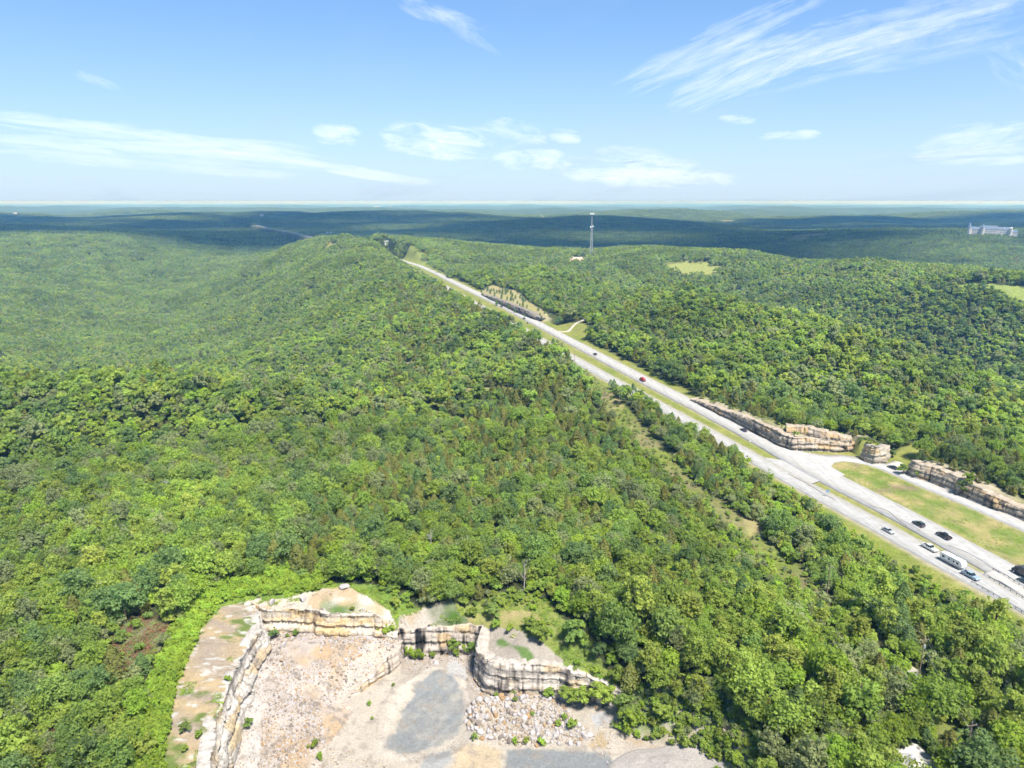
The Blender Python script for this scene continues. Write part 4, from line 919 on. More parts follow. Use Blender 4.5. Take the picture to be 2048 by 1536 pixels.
KINDS = [('oak', 'mid'), ('oak', 'fresh'), ('oak', 'deep'), ('oak', 'grey'), ('maple', 'fresh'), ('maple', 'mid'), ('maple', 'lime'), ('maple', 'grey'), ('poplar', 'yellow'), ('poplar', 'fresh'), ('poplar', 'grey'), ('cedar', 'olive'), ('cedar', 'deep'), ('cedar', 'olive')]
NEAR = [near_crown(s, t, 800 + i) for i, (s, t) in enumerate(KINDS)]; TRUNK = {s: trunk_mesh(i, SPECIES[s][0], SPECIES[s][1]) for i, s in enumerate(SPECIES)}
MID = [mid_tree(s, t, 900 + i) for i, (s, t) in enumerate(KINDS)]
def patch_mesh(seed, size, spacing, lumps, per, leaf, cedar):
    """a stand of woodland far off: every tree still has its own crown and tone"""
    r = np.random.default_rng(seed); V = []; MI = []; tones = ['mid', 'fresh', 'deep', 'grey', 'olive', 'yellow']
    for gx in np.arange(-size / 2, size / 2, spacing):
        for gy in np.arange(-size / 2, size / 2, spacing):
            x = gx + r.uniform(0, spacing); y = gy + r.uniform(0, spacing); ce = r.random() < cedar; s = r.uniform(.75, 1.2)
            h, rad = (7.5, 2.2) if ce else (10.5, 4.3); c, d = crown_pts(r, h * s, rad * s, 'cone' if ce else 'broad', lumps, per); v = leaves(r, c + np.array([x, y, 0]), d, leaf * (.75 if ce else 1), .45)
            V.append(v); MI.append(np.full(len(v), 4 if ce else r.choice([0, 1, 2, 3, 5], p=[.36, .24, .2, .14, .06])))
    v = np.concatenate(V); n = len(v); return mesh_np('woodland_patch', v.reshape(-1, 3), np.arange(n * 4).reshape(n, 4), None, mats=[LM[t] for t in tones], midx=np.concatenate(MI))
PATCH_M = [patch_mesh(1000 + i, 24, 6.4, 7, 13, 1.75, .05 + .05 * (i % 4)) for i in range(8)]
PATCH_F = [patch_mesh(1100 + i, 44, 8.0, 3, 9, 3.2, .04) for i in range(6)]

def tree_free(x, y, pad=0.0):
    """True where the photo shows no forest"""
    r = np.hypot(x, y); f = np.zeros(x.shape, bool)
    dn, sn = poly_dist(x, y, NB); ds, ss = poly_dist(x, y, SB); dr, _ = poly_dist(x, y, RAMP); dsp, _ = poly_dist(x, y, SPUR); dt, _ = poly_dist(x, y, TRACK)
    road = (dn < 14.5 + pad) | (ds < np.where(y < 262, 19.0, np.where(y < 320, 13.5, 9.0)) + pad) | ((sn < 0) & (ss > 0)); f |= road & (r < 2300)
    f |= ((dn < 34) | (ds < 34) | ((sn < 0) & (ss > 0))) & (r >= 1900) & (r < 4100)
    f |= (dr < 10 + pad) | (dsp < 5 + pad) | (dt < 4.5 + pad) | pip(x, y, ISLAND)
    dp, _ = poly_dist(x, y, POWER); f |= (dp < np.where(y < 205, 3.0, 6.2) + pad) & (y < 560)
    for c in CLEAR.values(): f |= pip(x, y, c)
    for c, w in ((cutA, 10), (cutB, 10), (cutF, 20), (cutE, 6)):
        dc, _ = poly_dist(x, y, c[:, :2]); f |= dc < w + pad
    f |= pip(x, y, pit_floor) | pip(x, y, pit_ramp)
    return f
def fan(r0, r1, spacing, seed, half=.80, jit=.42):
    """jittered hexagonal spots inside the fan of country the camera can see"""
    r = np.random.default_rng(seed); X, Y = np.meshgrid(np.arange(-r1 * math.sin(half), r1 * math.sin(half), spacing), np.arange(r0 * .5, r1, spacing * .87), indexing='ij')
    X = X + (np.arange(X.shape[1]) % 2)[None, :] * spacing / 2; X = X + r.uniform(-jit, jit, X.shape) * spacing; Y = Y + r.uniform(-jit, jit, Y.shape) * spacing
    X = X.ravel(); Y = Y.ravel(); R = np.hypot(X, Y); A = np.abs(np.arctan2(X, Y)); m = (R >= r0) & (R < r1) & (A < half * np.where(R < 400, 1, .86)); return X[m], Y[m]
def slope_rot(x, y, spin, e=10.0):
    zx = (ground_z(x + e, y) - ground_z(x - e, y)) / (2 * e); zy = (ground_z(x, y + e) - ground_z(x, y - e)) / (2 * e); out = np.zeros((len(x), 3))
    for i in range(len(x)):
        n = Vector((-zx[i], -zy[i], 1)).normalized(); q = Vector((0, 0, 1)).rotation_difference(n) @ Euler((0, 0, spin[i])).to_quaternion(); out[i] = q.to_euler()
    return out
def cedar_share(x, y):
    """how much of the wood is cedar: much between the highway and the left valley, little elsewhere"""
    dn, sn = poly_dist(x, y, SB); ce = .14 + .62 * sstep(.36, .62, fbm(x / 45, y / 45, 71, 3)) * np.where((sn < 0) & (dn < 240) & (y > 150), 1, .25)
    left = x < -70 - .12 * (y - 200); ce = np.where(left, .06, ce); ce = np.where((y < 190) & (x < 95), .05, ce); ce = np.where((x > 95) & (y < 260), .34, ce); return ce
def pick_kind(x, y, r):
    ce = cedar_share(x, y); tone = fbm(x / 70, y / 70, 81, 3); u = r.random(len(x)); v = r.random(len(x)); k = np.zeros(len(x), int)
    lush = (y < 215) & (x > 0)                                    # tall bright stand right of the quarry
    cum_a = np.cumsum([.17, .14, .12, .10, .14, .12, .04, .09, .03, .03, .02]); cum_b = np.cumsum([.10, .20, .05, .05, .17, .08, .12, .03, .12, .06, .02]); cum_c = np.cumsum([.03, .12, .01, .03, .12, .03, .18, .02, .28, .15, .03])
    sel = np.where(lush, 2, np.where(tone + (v - .5) * .3 > .55, 1, 0))
    for q, cum in enumerate((cum_a, cum_b, cum_c)):
        m = sel == q; k[m] = np.minimum(np.searchsorted(cum / cum[-1], v[m]), 10)
    k = np.where(r.random(len(x)) < ce, 11 + r.integers(0, 3, len(x)), k); return k
SEEN_KIND = {'oak': 'round crowned', 'maple': 'spreading', 'poplar': 'tall narrow', 'cedar': 'conical cedar'}
SEEN_TONE = {'mid': 'green', 'fresh': 'fresh green', 'deep': 'dark green', 'grey': 'grey green', 'lime': 'vivid green', 'yellow': 'yellow green', 'olive': 'olive green'}
def where_is(px, py):
    if px < 330: return 'left of the leafy bank' if py > 1210 else 'at the left edge'
    if px < 820: return 'behind the quarry rim'
    if px < 1180: return 'above the bluff'
    if px < 1560: return 'right of the quarry'
    return 'by the white heap' if py > 1400 else 'beside the power line'
ORD = ['leftmost', 'second', 'third', 'fourth', 'fifth', 'sixth', 'seventh', 'eighth', 'ninth', 'tenth', 'eleventh', 'twelfth', 'thirteenth', 'fourteenth']
def place_words(items):
    """items: list of (object, picture x, picture y) that share a description -> adds which one it is"""
    def order(lst, pre):
        lst = sorted(lst, key=lambda q: q[1])
        for i, q in enumerate(lst): q[0]['label'] += ', ' + (pre + ' ' if pre else '') + (ORD[i] if i == 0 else ORD[min(i, 13)] + ' from left')
    n = len(items)
    if n == 1: return
    if n <= 10: order(items, ''); return
    k = -(-n // 10); s = sorted(items, key=lambda q: -q[2]); rows = ['nearest row', 'second row', 'third row', 'fourth row', 'fifth row', 'sixth row']; m = -(-n // k)
    for j in range(k): order(s[j * m:(j + 1) * m], rows[min(j, 5)])
def forest():
    r = np.random.default_rng(21)
    x1, y1 = fan(85, 430, 4.5, 1, 1.0); m = ~tree_free(x1, y1, .6) & (r.random(len(x1)) < np.where((x1 < -95) & (y1 < 190), .6, .97)); x1 = x1[m]; y1 = y1[m]; z1 = ground_z(x1, y1); k1 = pick_kind(x1, y1, r)
    s1 = r.lognormal(-.04, .27, len(x1)).clip(.5, 1.6); s1 = np.where(k1 >= 11, s1 * .95, s1 * .79); s1 = np.where((y1 > 200) & (x1 > -60), s1 * .86, s1); dsb, _ = poly_dist(x1, y1, SB); s1 = np.where((dsb < 27) & (y1 < 330), s1 * .74, s1); dpw, spw = poly_dist(x1, y1, POWER); s1 = np.where((dpw < 20) & (spw > 0) & (y1 > 165), s1 * .64, s1); s1 = np.where((y1 < 190) & (x1 > 5) & (k1 < 11), s1 * 1.12, s1)
    rad = np.array([SPECIES[s][1] for s, _ in KINDS])[k1] * s1; hh = np.array([SPECIES[s][0] for s, _ in KINDS])[k1] * s1
    # the highest / widest trees push neighbours under their crowns out
    px, py, dep = project(x1, y1, z1 + hh * .7); size = rad / dep; seen = (px > -20) & (px < 2068) & (py > 0) & (py < 1560)
    ind = np.zeros(len(x1), bool)
    for grp, cap in ((k1 < 11, 300), (k1 >= 11, 140)):
        c = np.where(seen & grp)[0]; ind[c[np.argsort(-size[c])[:cap]]] = True
    same = {}
    for i in np.where(ind)[0]:
        sp, tn = KINDS[k1[i]]; o = empty('cedar_tree' if sp == 'cedar' else 'broadleaf_tree', (x1[i], y1[i], z1[i] - .1), float(r.uniform(0, 6.28))); sc = float(s1[i]); o.scale = (sc, sc, sc * float(r.uniform(.9, 1.15)))
        obj('trunk', TRUNK[sp], o); obj('crown', NEAR[k1[i]], o)
        lb = '%s %s %s' % (SEEN_TONE[tn], SEEN_KIND[sp] + (' tree' if sp != 'cedar' else ''), where_is(px[i], py[i])); tag(o, lb, 'tree', 'trees ' + where_is(px[i], py[i])); same.setdefault(lb, []).append((o, px[i], py[i]))
    for v in same.values(): place_words(v)
    g = ~ind; n = g.sum()
    def stand(name, x, y, z, k, s, protos, label):
        n = len(x); sc = np.stack([s * r.uniform(.9, 1.1, n), s * r.uniform(.9, 1.1, n), s * r.uniform(.85, 1.15, n)], 1); rot = np.zeros((n, 3)); rot[:, 2] = r.uniform(0, 6.28, n); rot[:, :2] = r.normal(0, .05, (n, 2))
        inst_cloud(name, protos, np.stack([x, y, z - .1], 1), rot, sc, k, label, 'forest')
    stand('forest', x1[g], y1[g], z1[g], k1[g], s1[g], NEAR, 'dense mixed green woodland round the quarry and beside the highway')
    x2, y2 = fan(430, 1150, 5.5, 2); m = ~tree_free(x2, y2, 0) & (r.random(len(x2)) < .97); x2 = x2[m]; y2 = y2[m]; z2 = ground_z(x2, y2); k2 = pick_kind(x2, y2, r)
    stand('forest', x2, y2, z2, k2, r.lognormal(-.02, .25, len(x2)).clip(.55, 1.55) * np.where(k2 >= 11, 1.0, .95), MID, 'unbroken green woodland on the middle hills and valley sides')
    x3, y3 = fan(1150, 2700, 20.5, 3, .72); m = ~tree_free(x3, y3, 3); x3 = x3[m]; y3 = y3[m]; n = len(x3); rot = slope_rot(x3, y3, r.uniform(0, 6.28, n)); s = r.uniform(.92, 1.1, n)
    inst_cloud('forest', PATCH_M, np.stack([x3, y3, ground_z(x3, y3) - .3], 1), rot, np.stack([s, s, s * r.uniform(.9, 1.15, n)], 1), r.integers(0, 8, n), 'far woodland covering the ridges beyond the tower', 'forest')
    x4, y4 = fan(2700, 9000, 42, 4, .70); m = ~tree_free(x4, y4, 10); x4 = x4[m]; y4 = y4[m]; n = len(x4); rot = slope_rot(x4, y4, r.uniform(0, 6.28, n), 20); s = r.uniform(.95, 1.15, n)
    inst_cloud('forest', PATCH_F, np.stack([x4, y4, ground_z(x4, y4) - .5], 1), rot, np.stack([s, s, s], 1), r.integers(0, 6, n), 'hazy blue green woodland rolling to the horizon', 'forest')
    print('trees', len(x1), ind.sum(), len(x2), len(x3), len(x4))
forest()

# ------------------------------------------------------------------ undergrowth, vines, shrubs and single saplings
SHRUB = [near_crown('shrub', t, 1200 + i) for i, t in enumerate(['fresh', 'mid', 'lime', 'grey', 'fresh', 'yellow'])]
SAPL = {t: near_crown('sapling', t, 1250 + i) for i, t in enumerate(['fresh', 'lime', 'yellow', 'mid', 'deep'])}
def tuft_mesh(seed, tone, n=46, rad=.75, hgt=.7, leaf=.34):
    r = np.random.default_rng(seed); a = r.uniform(0, 6.28, n); q = np.sqrt(r.random(n)) * rad; c = np.stack([q * np.cos(a), q * np.sin(a), hgt * (1 - (q / rad) ** 2) * r.uniform(.4, 1, n) + .05], 1)
    d = np.stack([np.cos(a) * .4, np.sin(a) * .4, np.ones(n)], 1); return leaf_mesh('tuft', leaves(r, c, d, leaf, .5), LM[tone])
VINE = [tuft_mesh(1300 + i, t, 60, .95, .8, .42) for i, t in enumerate(['lime', 'lime', 'fresh', 'lime'])]
GRASST = [tuft_mesh(1320 + i, t, 30, .9, .35, .3) for i, t in enumerate(['fresh', 'mid', 'yellow', 'lime'])]
BRUSH = [tuft_mesh(1340 + i, t, 40, 1.0, 1.3, .32) for i, t in enumerate(['rust', 'rust', 'grey'])]
def cover(name, protos, xy, lo, hi, label, seed, cat='undergrowth', zup=0.0):
    r = np.random.default_rng(seed); x, y = xy; n = len(x); z = ground_z(x, y) + zup; rot = np.zeros((n, 3)); rot[:, 2] = r.uniform(0, 6.28, n); s = r.uniform(lo, hi, n)
    return inst_cloud(name, protos, np.stack([x, y, z], 1), rot, np.stack([s, s, s * r.uniform(.8, 1.2, n)], 1), r.integers(0, len(protos), n), label, cat)
def only(xy, m): return xy[0][m], xy[1][m]
def greenery():
    q = scatter_in(CLEAR['vine_band'], .62, .5, 31); cover('vine_bank', VINE + [SHRUB[2]], q, .55, 1.35, 'bright green leafy vine bank curving round the left rim of the quarry', 32, 'vines')
    rim = scatter_in(CLEAR['quarry_rim'], .95, .5, 33); inpit = pip(*rim, pit_floor) | pip(*rim, pit_ramp); bench = pip(*rim, PP([(300, 1640), (325, 1450), (355, 1370), (405, 1260), (445, 1215), (500, 1200), (530, 1215), (518, 1262), (480, 1340), (440, 1420), (425, 1640)], 0))
    prom = pip(*rim, PP([(945, 1310), (945, 1258), (966, 1246), (1010, 1262), (1080, 1288), (1130, 1318), (1130, 1340), (980, 1340)], -4.6)); lip = pip(*rim, PP([(500, 1228), (515, 1204), (560, 1200), (640, 1186), (700, 1188), (740, 1205), (780, 1215), (800, 1238), (770, 1250), (640, 1234)], 0)) | pip(*rim, PP([(795, 1262), (800, 1240), (850, 1228), (905, 1225), (920, 1240), (960, 1245), (955, 1262)], -4))
    n = fbm(rim[0] / 6, rim[1] / 6, 35, 3); keep = ~inpit & np.where(bench | lip | prom, n > .66, n > .36); dirt = pip(*rim, PP([(930, 1212), (1000, 1214), (1060, 1222), (1085, 1236), (1040, 1240), (980, 1232), (940, 1225)], 0)); keep &= ~dirt | (n > .62)
    cover('grass', GRASST, only(rim, keep), .6, 1.3, 'rough green grass and weeds on the quarry rim', 36, 'grass')
    rb = scatter_in(CLEAR['quarry_rim'], 2.1, .5, 71); bad = pip(*rb, pit_floor) | pip(*rb, pit_ramp) | pip(*rb, PP([(290, 1640), (320, 1450), (350, 1360), (400, 1250), (445, 1205), (500, 1195), (535, 1210), (520, 1270), (480, 1345), (440, 1430), (425, 1640)], 0)) | pip(*rb, PP([(940, 1312), (940, 1250), (966, 1240), (1010, 1258), (1080, 1284), (1135, 1316), (1130, 1340), (980, 1340)], -4.6)) | pip(*rb, PP([(500, 1232), (515, 1200), (560, 1196), (640, 1182), (700, 1184), (745, 1202), (785, 1212), (805, 1238), (770, 1254), (640, 1238)], 0)) | pip(*rb, PP([(790, 1265), (795, 1236), (850, 1224), (905, 1222), (960, 1242), (955, 1265)], -4)) | pip(*rb, PP([(930, 1208), (1000, 1210), (1065, 1220), (1090, 1238), (1040, 1244), (980, 1236), (940, 1229)], 0))
    m = ~bad & (fbm(rb[0] / 7, rb[1] / 7, 72, 3) > .47); cover('scrub', SHRUB, only(rb, m), .35, 1.15, 'green scrub dotted over the grassy quarry rim', 73, 'scrub')
    # undergrowth filling the wood and closing its edges
    r = np.random.default_rng(37); ug = fan(105, 350, 3.1, 38); f0 = tree_free(*ug, -1.0); near_edge = ~f0 & (r.random(len(ug[0])) < .8); cover('undergrowth', SHRUB, only(ug, near_edge), 1.0, 2.1, 'leafy green undergrowth filling the gaps between the near trees', 39)
    gl = scatter_in(CLEAR['left_glade'], 1.0, .5, 41); cover('brush', BRUSH + GRASST[:2], gl, .6, 1.3, 'brown and green brush in the open glade left of the leafy bank', 42, 'brush')
    lw = scatter_in(PP([(0, 1640), (0, 1250), (180, 1240), (300, 1230), (300, 1330), (240, 1480), (230, 1640)], -4), 2.2, .5, 43); m = r.random(len(lw[0])) < .5; cover('brush', BRUSH + SHRUB[:2], only(lw, m), .7, 1.4, 'grey brown brush under the thin wood at bottom left', 44, 'brush')
    sl = scatter_in(PP([(1235, 1375), (1300, 1392), (1400, 1412), (1480, 1432), (1520, 1500), (1530, 1640), (1490, 1640), (1470, 1500), (1400, 1440), (1290, 1415)], -7), 1.5, .5, 45); m = fbm(sl[0] / 5, sl[1] / 5, 46, 3) > .42; cover('scrub', SHRUB, only(sl, m), .35, .9, 'green scrub growing down the bank right of the quarry floor', 47, 'scrub')
    lw2, _ = resample(W_LOW[:, :2], .5); nl = normals2(lw2); cen = np.array(P(1000, 1480, -15)); sg = np.sign(((cen - lw2) * nl).sum(1).sum()); k = r.integers(0, len(lw2), 190); q = lw2[k] + nl[k] * sg * r.uniform(-3, 8, (190, 1)); cover('scrub', SHRUB, (q[:, 0], q[:, 1]), .35, 1.25, 'green scrub on the broken slope right of the quarry floor', 75, 'scrub')
    pw = fan(105, 540, 1.9, 48, .5); dp, _ = poly_dist(*pw, POWER); m = (dp < 5.2) & (r.random(len(pw[0])) < .5) & ~pip(*pw, CLEAR['gravel_yard']) & ~pip(*pw, CLEAR['line_gap']); cover('brush', [BRUSH[0], GRASST[0], GRASST[2], SHRUB[0], SHRUB[3]], only(pw, m), .4, .85, 'low brush along the cleared power line strip', 49, 'brush')
    iv = fan(150, 460, 1.5, 61, .66); dn, sn = poly_dist(*iv, NB); ds, ss = poly_dist(*iv, SB); dr, _ = poly_dist(*iv, RAMP); med = (sn < 0) & (ss > 0) & (dn > 8) & (ds > 7.5); isl = pip(*iv, ISLAND) & (dr > 6) & (dn > 9); ver = (dn > 8.5) & (dn < 16) & (sn > 0) & (dr > 6.5); vs = (ds > 8) & (ds < 14) & (ss < 0)
    m = (med | isl | ver | vs) & (r.random(len(iv[0])) < .75 * sstep(.36, .6, fbm(iv[0] / 9, iv[1] / 9, 62, 3))); cover('roadside_grass', [GRASST[0], GRASST[2], GRASST[3]], only(iv, m), .3, .75, 'tufts of green and yellow grass on the median and verges', 63, 'grass')
    sh = fan(250, 460, 1.9, 64, .62); dA, _ = poly_dist(*sh, cutA[:, :2]); dB, _ = poly_dist(*sh, cutB[:, :2]); dE, _ = poly_dist(*sh, cutE[:, :2]); m = (((dA > 5.5) & (dA < 12) & (cut_side(*sh, cutA) > .1)) | ((dB > 5.5) & (dB < 12) & (cut_side(*sh, cutB) > .1)) | ((dE > 4) & (dE < 9) & (cut_side(*sh, cutE) > .1))) & (r.random(len(sh[0])) < .5)
    cover('scrub', SHRUB + GRASST[:2], only(sh, m), .35, .95, 'green scrub on the shelves above the rock cuts', 65, 'scrub')
    sv = fan(140, 330, 1.9, 66, .8); dS, sS = poly_dist(*sv, SB); m = (dS > 11.5) & (dS < 21) & (sS < 0) & (r.random(len(sv[0])) < sstep(11, 18, dS) * .8); cover('scrub', SHRUB + [GRASST[0]], only(sv, m), .4, 1.2, 'green scrub on the bank below the lower carriageway', 67, 'scrub')
    # cedars and bushes on the rock cut shelves
    for c, sd, lb in ((cutA, 51, 'small cedar above the long highway rock cut'), (cutB, 53, 'small cedar above the right rock cut')):
        p, _ = resample(np.c_[c[:, :2]], 1.0); hill = np.array([.86, .5]); rr = np.random.default_rng(sd)
        row = []
        for k in range(34 if c is cutA else 20):
            a = p[rr.integers(0, len(p))] + hill * rr.uniform(4.5, 14); o = empty('cedar_tree', (a[0], a[1], gz1(*a) - .2), float(rr.uniform(0, 6))); s = float(rr.uniform(.3, .75)); o.scale = (s * 1.15, s * 1.15, s)
            obj('trunk', TRUNK['cedar'], o); obj('crown', NEAR[11 + k % 3], o); tag(o, lb, 'tree', lb.replace('small cedar', 'small cedars')); q_ = project(a[0], a[1], 6.0); row.append((o, q_[0], q_[1]))
        place_words(row)
    rr = np.random.default_rng(57); x, y = scatter_in(CLEAR['cut_glade'], 7, .5, 58)
    for k in range(len(x)):
        if rr.random() < .7: continue
        o = empty('cedar_tree', (x[k], y[k], gz1(x[k], y[k]) - .2)); s = float(rr.uniform(.5, .9)); o.scale = (s * .8, s * .8, s); obj('trunk', TRUNK['cedar'], o); obj('crown', NEAR[12], o); tag(o, 'dark slim cedar on the bare slope above the distant rock cut', 'tree', 'slim cedars on the bare slope')
    # single saplings and bushes that can be pointed at
    S = [(550, 1276, -8, 1.0, 'deep', 'dark green sapling at the foot of the orange face, left end'), (593, 1268, -7.4, .62, 'fresh', 'small bush at the foot of the orange face beside the taller sapling'), (634, 1262, -7.3, .6, 'fresh', 'small bush at the middle foot of the orange face'), (574, 1271, -7.5, .4, 'mid', 'tiny shrub between two bushes below the orange face'),
         (672, 1265, -7.3, .4, 'mid', 'tiny shrub under the right half of the orange face'), (708, 1262, -7.3, .4, 'fresh', 'tiny pale shrub near the right end of the orange face'), (764, 1258, -6.5, .85, 'lime', 'bright bush on the left of the pair above the slanting step'), (781, 1262, -6.5, 1.15, 'lime', 'tallest bright bush above the slanting step'), (792, 1217, -2, .9, 'yellow', 'yellow green bush on the bare rim above the slanting step'),
         (820, 1314, -14.4, 1.0, 'lime', 'bright bush at the left foot of the dark streaked face'), (838, 1318, -14.4, .9, 'lime', 'low bright bush right of the leftmost one under the dark face'), (866, 1313, -14.4, .6, 'fresh', 'small bush under the dark stain of the recess face'), (912, 1309, -14.2, .75, 'lime', 'bright bush on the right under the recess face'), (930, 1303, -14.2, .9, 'lime', 'larger bright bush near the right foot of the recess face'), (946, 1296, -14.2, .95, 'fresh', 'bush in the corner between recess face and bluff'),
         (499, 1455, -11.5, .75, 'mid', 'lone green sapling at the foot of the long left wall'), (456, 1360, 0, .5, 'lime', 'small bright bush on the edge of the left bench'), (370, 1465, -.5, .75, 'mid', 'dark round bush in the middle of the left bench'), (397, 1475, -.5, .55, 'fresh', 'smaller bush right of the round bench bush'), (372, 1500, -.5, .5, 'fresh', 'low bush at the bottom of the left bench'), (292, 1512, -1, 1.35, 'yellow', 'yellow green bush on the leafy bank at the bottom'),
         (738, 1408, -15, .4, 'fresh', 'small bush on the pale dirt left of the silt basin'), (745, 1435, -15, .28, 'fresh', 'tiny shrub below the bush on the pale dirt'), (786, 1370, -15, .3, 'fresh', 'tiny shrub just under the slanting rock step'), (630, 1490, -14.5, .6, 'lime', 'bright bush on the tan mound at the bottom, upper one'), (640, 1512, -14.8, .55, 'lime', 'bright bush on the tan mound at the bottom, lower one'), (616, 1492, -14.5, .28, 'fresh', 'tiny shrub beside the two bushes on the tan mound'),
         (1100, 1395, -14.4, .95, 'fresh', 'upright bush against the grey bluff'), (993, 1393, -15, .5, 'fresh', 'small bush at the left foot of the grey bluff'), (1026, 1396, -14.8, .5, 'fresh', 'small dark bush at the middle foot of the grey bluff'), (1031, 1405, -14.4, .4, 'fresh', 'tiny shrub where the boulder heap meets the bluff'), (1064, 1425, -14, .4, 'grey' if 0 else 'mid', 'pale shrub in the middle of the boulder heap'), (1128, 1435, -14, .5, 'fresh', 'bush among the boulders, upper right'), (1118, 1450, -14.3, .55, 'fresh', 'bush among the boulders beside the larger one'), (1142, 1455, -14.3, .8, 'fresh', 'largest bush among the boulders at right'),
         (948, 1476, -15, .55, 'mid', 'small bush at the lower left corner of the boulder heap'), (1030, 1482, -15, .5, 'lime', 'leftmost of three bushes at the front of the boulder heap'), (1053, 1482, -15, .5, 'yellow', 'middle of three bushes at the front of the boulder heap'), (1083, 1486, -15, .6, 'lime', 'rightmost of three bushes at the front of the boulder heap'),
         (990, 1252, -3.5, .9, 'fresh', 'bush on the flat top behind the bluff tip'), (1020, 1262, -3.5, .7, 'lime', 'bright low bush on the bluff top beside bare rock'), (1080, 1282, -3, 1.5, 'fresh', 'large leafy bush on top of the bluff'), (1060, 1262, -2.5, 1.3, 'fresh', 'broad bush behind the largest one on the bluff'), (1146, 1282, -2, 1.9, 'grey' if 0 else 'mid', 'tall grey green sapling standing alone behind the bluff'), (1094, 1328, -4.6, .8, 'fresh', 'bush at the front edge of the bluff top'), (1196, 1318, -4, 1.6, 'deep', 'dark round bush on the slope right of the bluff'), (1262, 1310, -3, 1.5, 'mid', 'round bush below the forest edge right of the bluff'),
         (1138, 1400, -13.5, 1.5, 'fresh', 'leftmost tall bush in the row right of the boulder heap'), (1170, 1405, -13.2, 1.6, 'fresh', 'second tall bush in the row right of the boulder heap'), (1206, 1408, -12.8, 1.9, 'fresh', 'third and tallest bush in the row right of the boulder heap'), (1248, 1430, -12, 1.8, 'mid', 'dark bush right of the tall row below the bank'), (1265, 1455, -12.4, 1.7, 'lime', 'bright bush overhanging the right of the quarry floor'), (1325, 1430, -9, 1.3, 'fresh', 'upright bush on the bare bank right of the quarry'), (1356, 1400, -7, 1.0, 'lime', 'slim bright sapling at the top of the bare bank'),
         (1352, 1462, -11, .45, 'fresh', 'tiny bush on the bare ground above the gravel heap'), (1343, 1480, -12, .5, 'fresh', 'small bush at the edge of the gravel heap'), (1392, 1470, -10.5, .45, 'fresh', 'small bush right of the gravel heap, upper'), (1432, 1452, -9, .95, 'fresh', 'upright sapling on the stony bank above the gravel heap'), (1447, 1490, -10, 1.1, 'lime', 'bright sapling between gravel heap and tall trees'),
         (905, 1225, -1, 1.5, 'fresh', 'rounded bush above the recess face'), (945, 1228, -1, 1.3, 'mid', 'bush left of the dirt patch on the rim'), (985, 1225, -1, 1.4, 'mid', 'pale upright bush at the edge of the rim dirt patch'), (556, 1180, 1, 1.0, 'lime', 'bright bush on the grassy rim at the top of the leafy bank')]
    for px, py, z, s, t, lb in S:
        x, y = P(px, py + 4, z); g = gz1(x, y); o = empty('sapling' if s > .8 else 'bush', (x, y, g - .1), px * .37); s *= 1.3; o.scale = (s * .95, s * .95, s * .8); obj('trunk', TRUNK['sapling'], o); obj('crown', SAPL[t], o); tag(o, lb, 'sapling' if s > .8 else 'bush')
    # bushes along the rock cuts and the highway side
    for px, py, z, s, t, lb in [(1722, 888, 1, 2.2, 'yellow', 'tall yellow green bush in the gap of the long rock cut'), (1762, 915, .5, 1.6, 'mid', 'round bush left of the outcrop bend'), (1784, 912, .5, 1.5, 'deep', 'dark round bush beside the side road mouth'), (1806, 945, .3, 1.6, 'mid', 'dark bush at the near end of the right rock cut'), (1838, 952, .3, 1.4, 'fresh', 'bush between dark bush and right rock cut'), (1938, 965, 5, 1.9, 'lime', 'bright yellow green tree on the right rock cut'), (1925, 980, 2, 1.9, 'deep', 'dark bush hanging on the right rock cut'), (1975, 1000, 1, 1.5, 'mid', 'dark bush at the foot of the right rock cut'), (2012, 1012, 1, 1.3, 'fresh', 'bush at the foot of the right rock cut near the edge'),
                                (1985, 966, 5, 2.0, 'deep', 'big dark round bush above the right rock cut'), (1915, 935, 6, 1.4, 'deep', 'dark cedar like bush on the crest of the right rock cut'), (1606, 893, .3, .9, 'fresh', 'small bush at the foot of the long rock cut, first'), (1632, 895, .3, .8, 'mid', 'small bush at the foot of the long rock cut, second'), (1692, 893, .3, 1.1, 'fresh', 'bush at the right foot of the long rock cut'), (1588, 866, 7, .9, 'mid', 'bush on the ledge above the long rock cut corner')]:
        x, y = P(px, py + 3, z); g = gz1(x, y); o = empty('bush', (x, y, max(g, z - 1) - .1), px * .3); o.scale = (s, s, s * .85); obj('trunk', TRUNK['sapling'], o); obj('crown', SAPL[t], o); tag(o, lb, 'bush')
    # dead trees
    for px, py, h, lb in [(1048, 1190, 11, 'bare grey dead tree at the forest edge behind the bluff'), (330, 960, 12, 'bare pale dead tree standing in the left woodland'), (862, 1125, 10, 'grey leafless tree behind the quarry rim'), (205, 1200, 10, 'pale forked dead tree in the thin left wood'), (240, 1060, 11, 'leafless branching tree among the left woods'), (1960, 1395, 9, 'leaning bare tree at the right edge by the wires')]:
        x, y = P(px, py, 0); g = gz1(x, y); rr = random.Random(px); root = empty('dead_tree', (x, y, g - .2)); mb = MB(); mb.tube([(0, 0, 0), (.2, .1, h * .5), (.1, .3, h)], [.24, .16, .05], 6); mb.build('trunk', DEADWOOD, root)
        for k in range(11):
            z0 = h * rr.uniform(.35, .95); a = rr.uniform(0, 6.28); l = rr.uniform(1.4, 3.2) * (1.2 - z0 / h * .6); m2 = MB(); e = (math.cos(a) * l, math.sin(a) * l, z0 + l * .7); m2.tube([(.1, .1, z0), (e[0] * .5, e[1] * .5, z0 + l * .25), e], [.09, .06, .02], 5); m2.tube([(e[0] * .5, e[1] * .5, z0 + l * .25), (e[0] * .5 + .6, e[1] * .6 - .4, z0 + l * .8)], [.05, .015], 4); m2.build('branch', DEADWOOD, root)
        tag(root, lb, 'tree')
greenery()

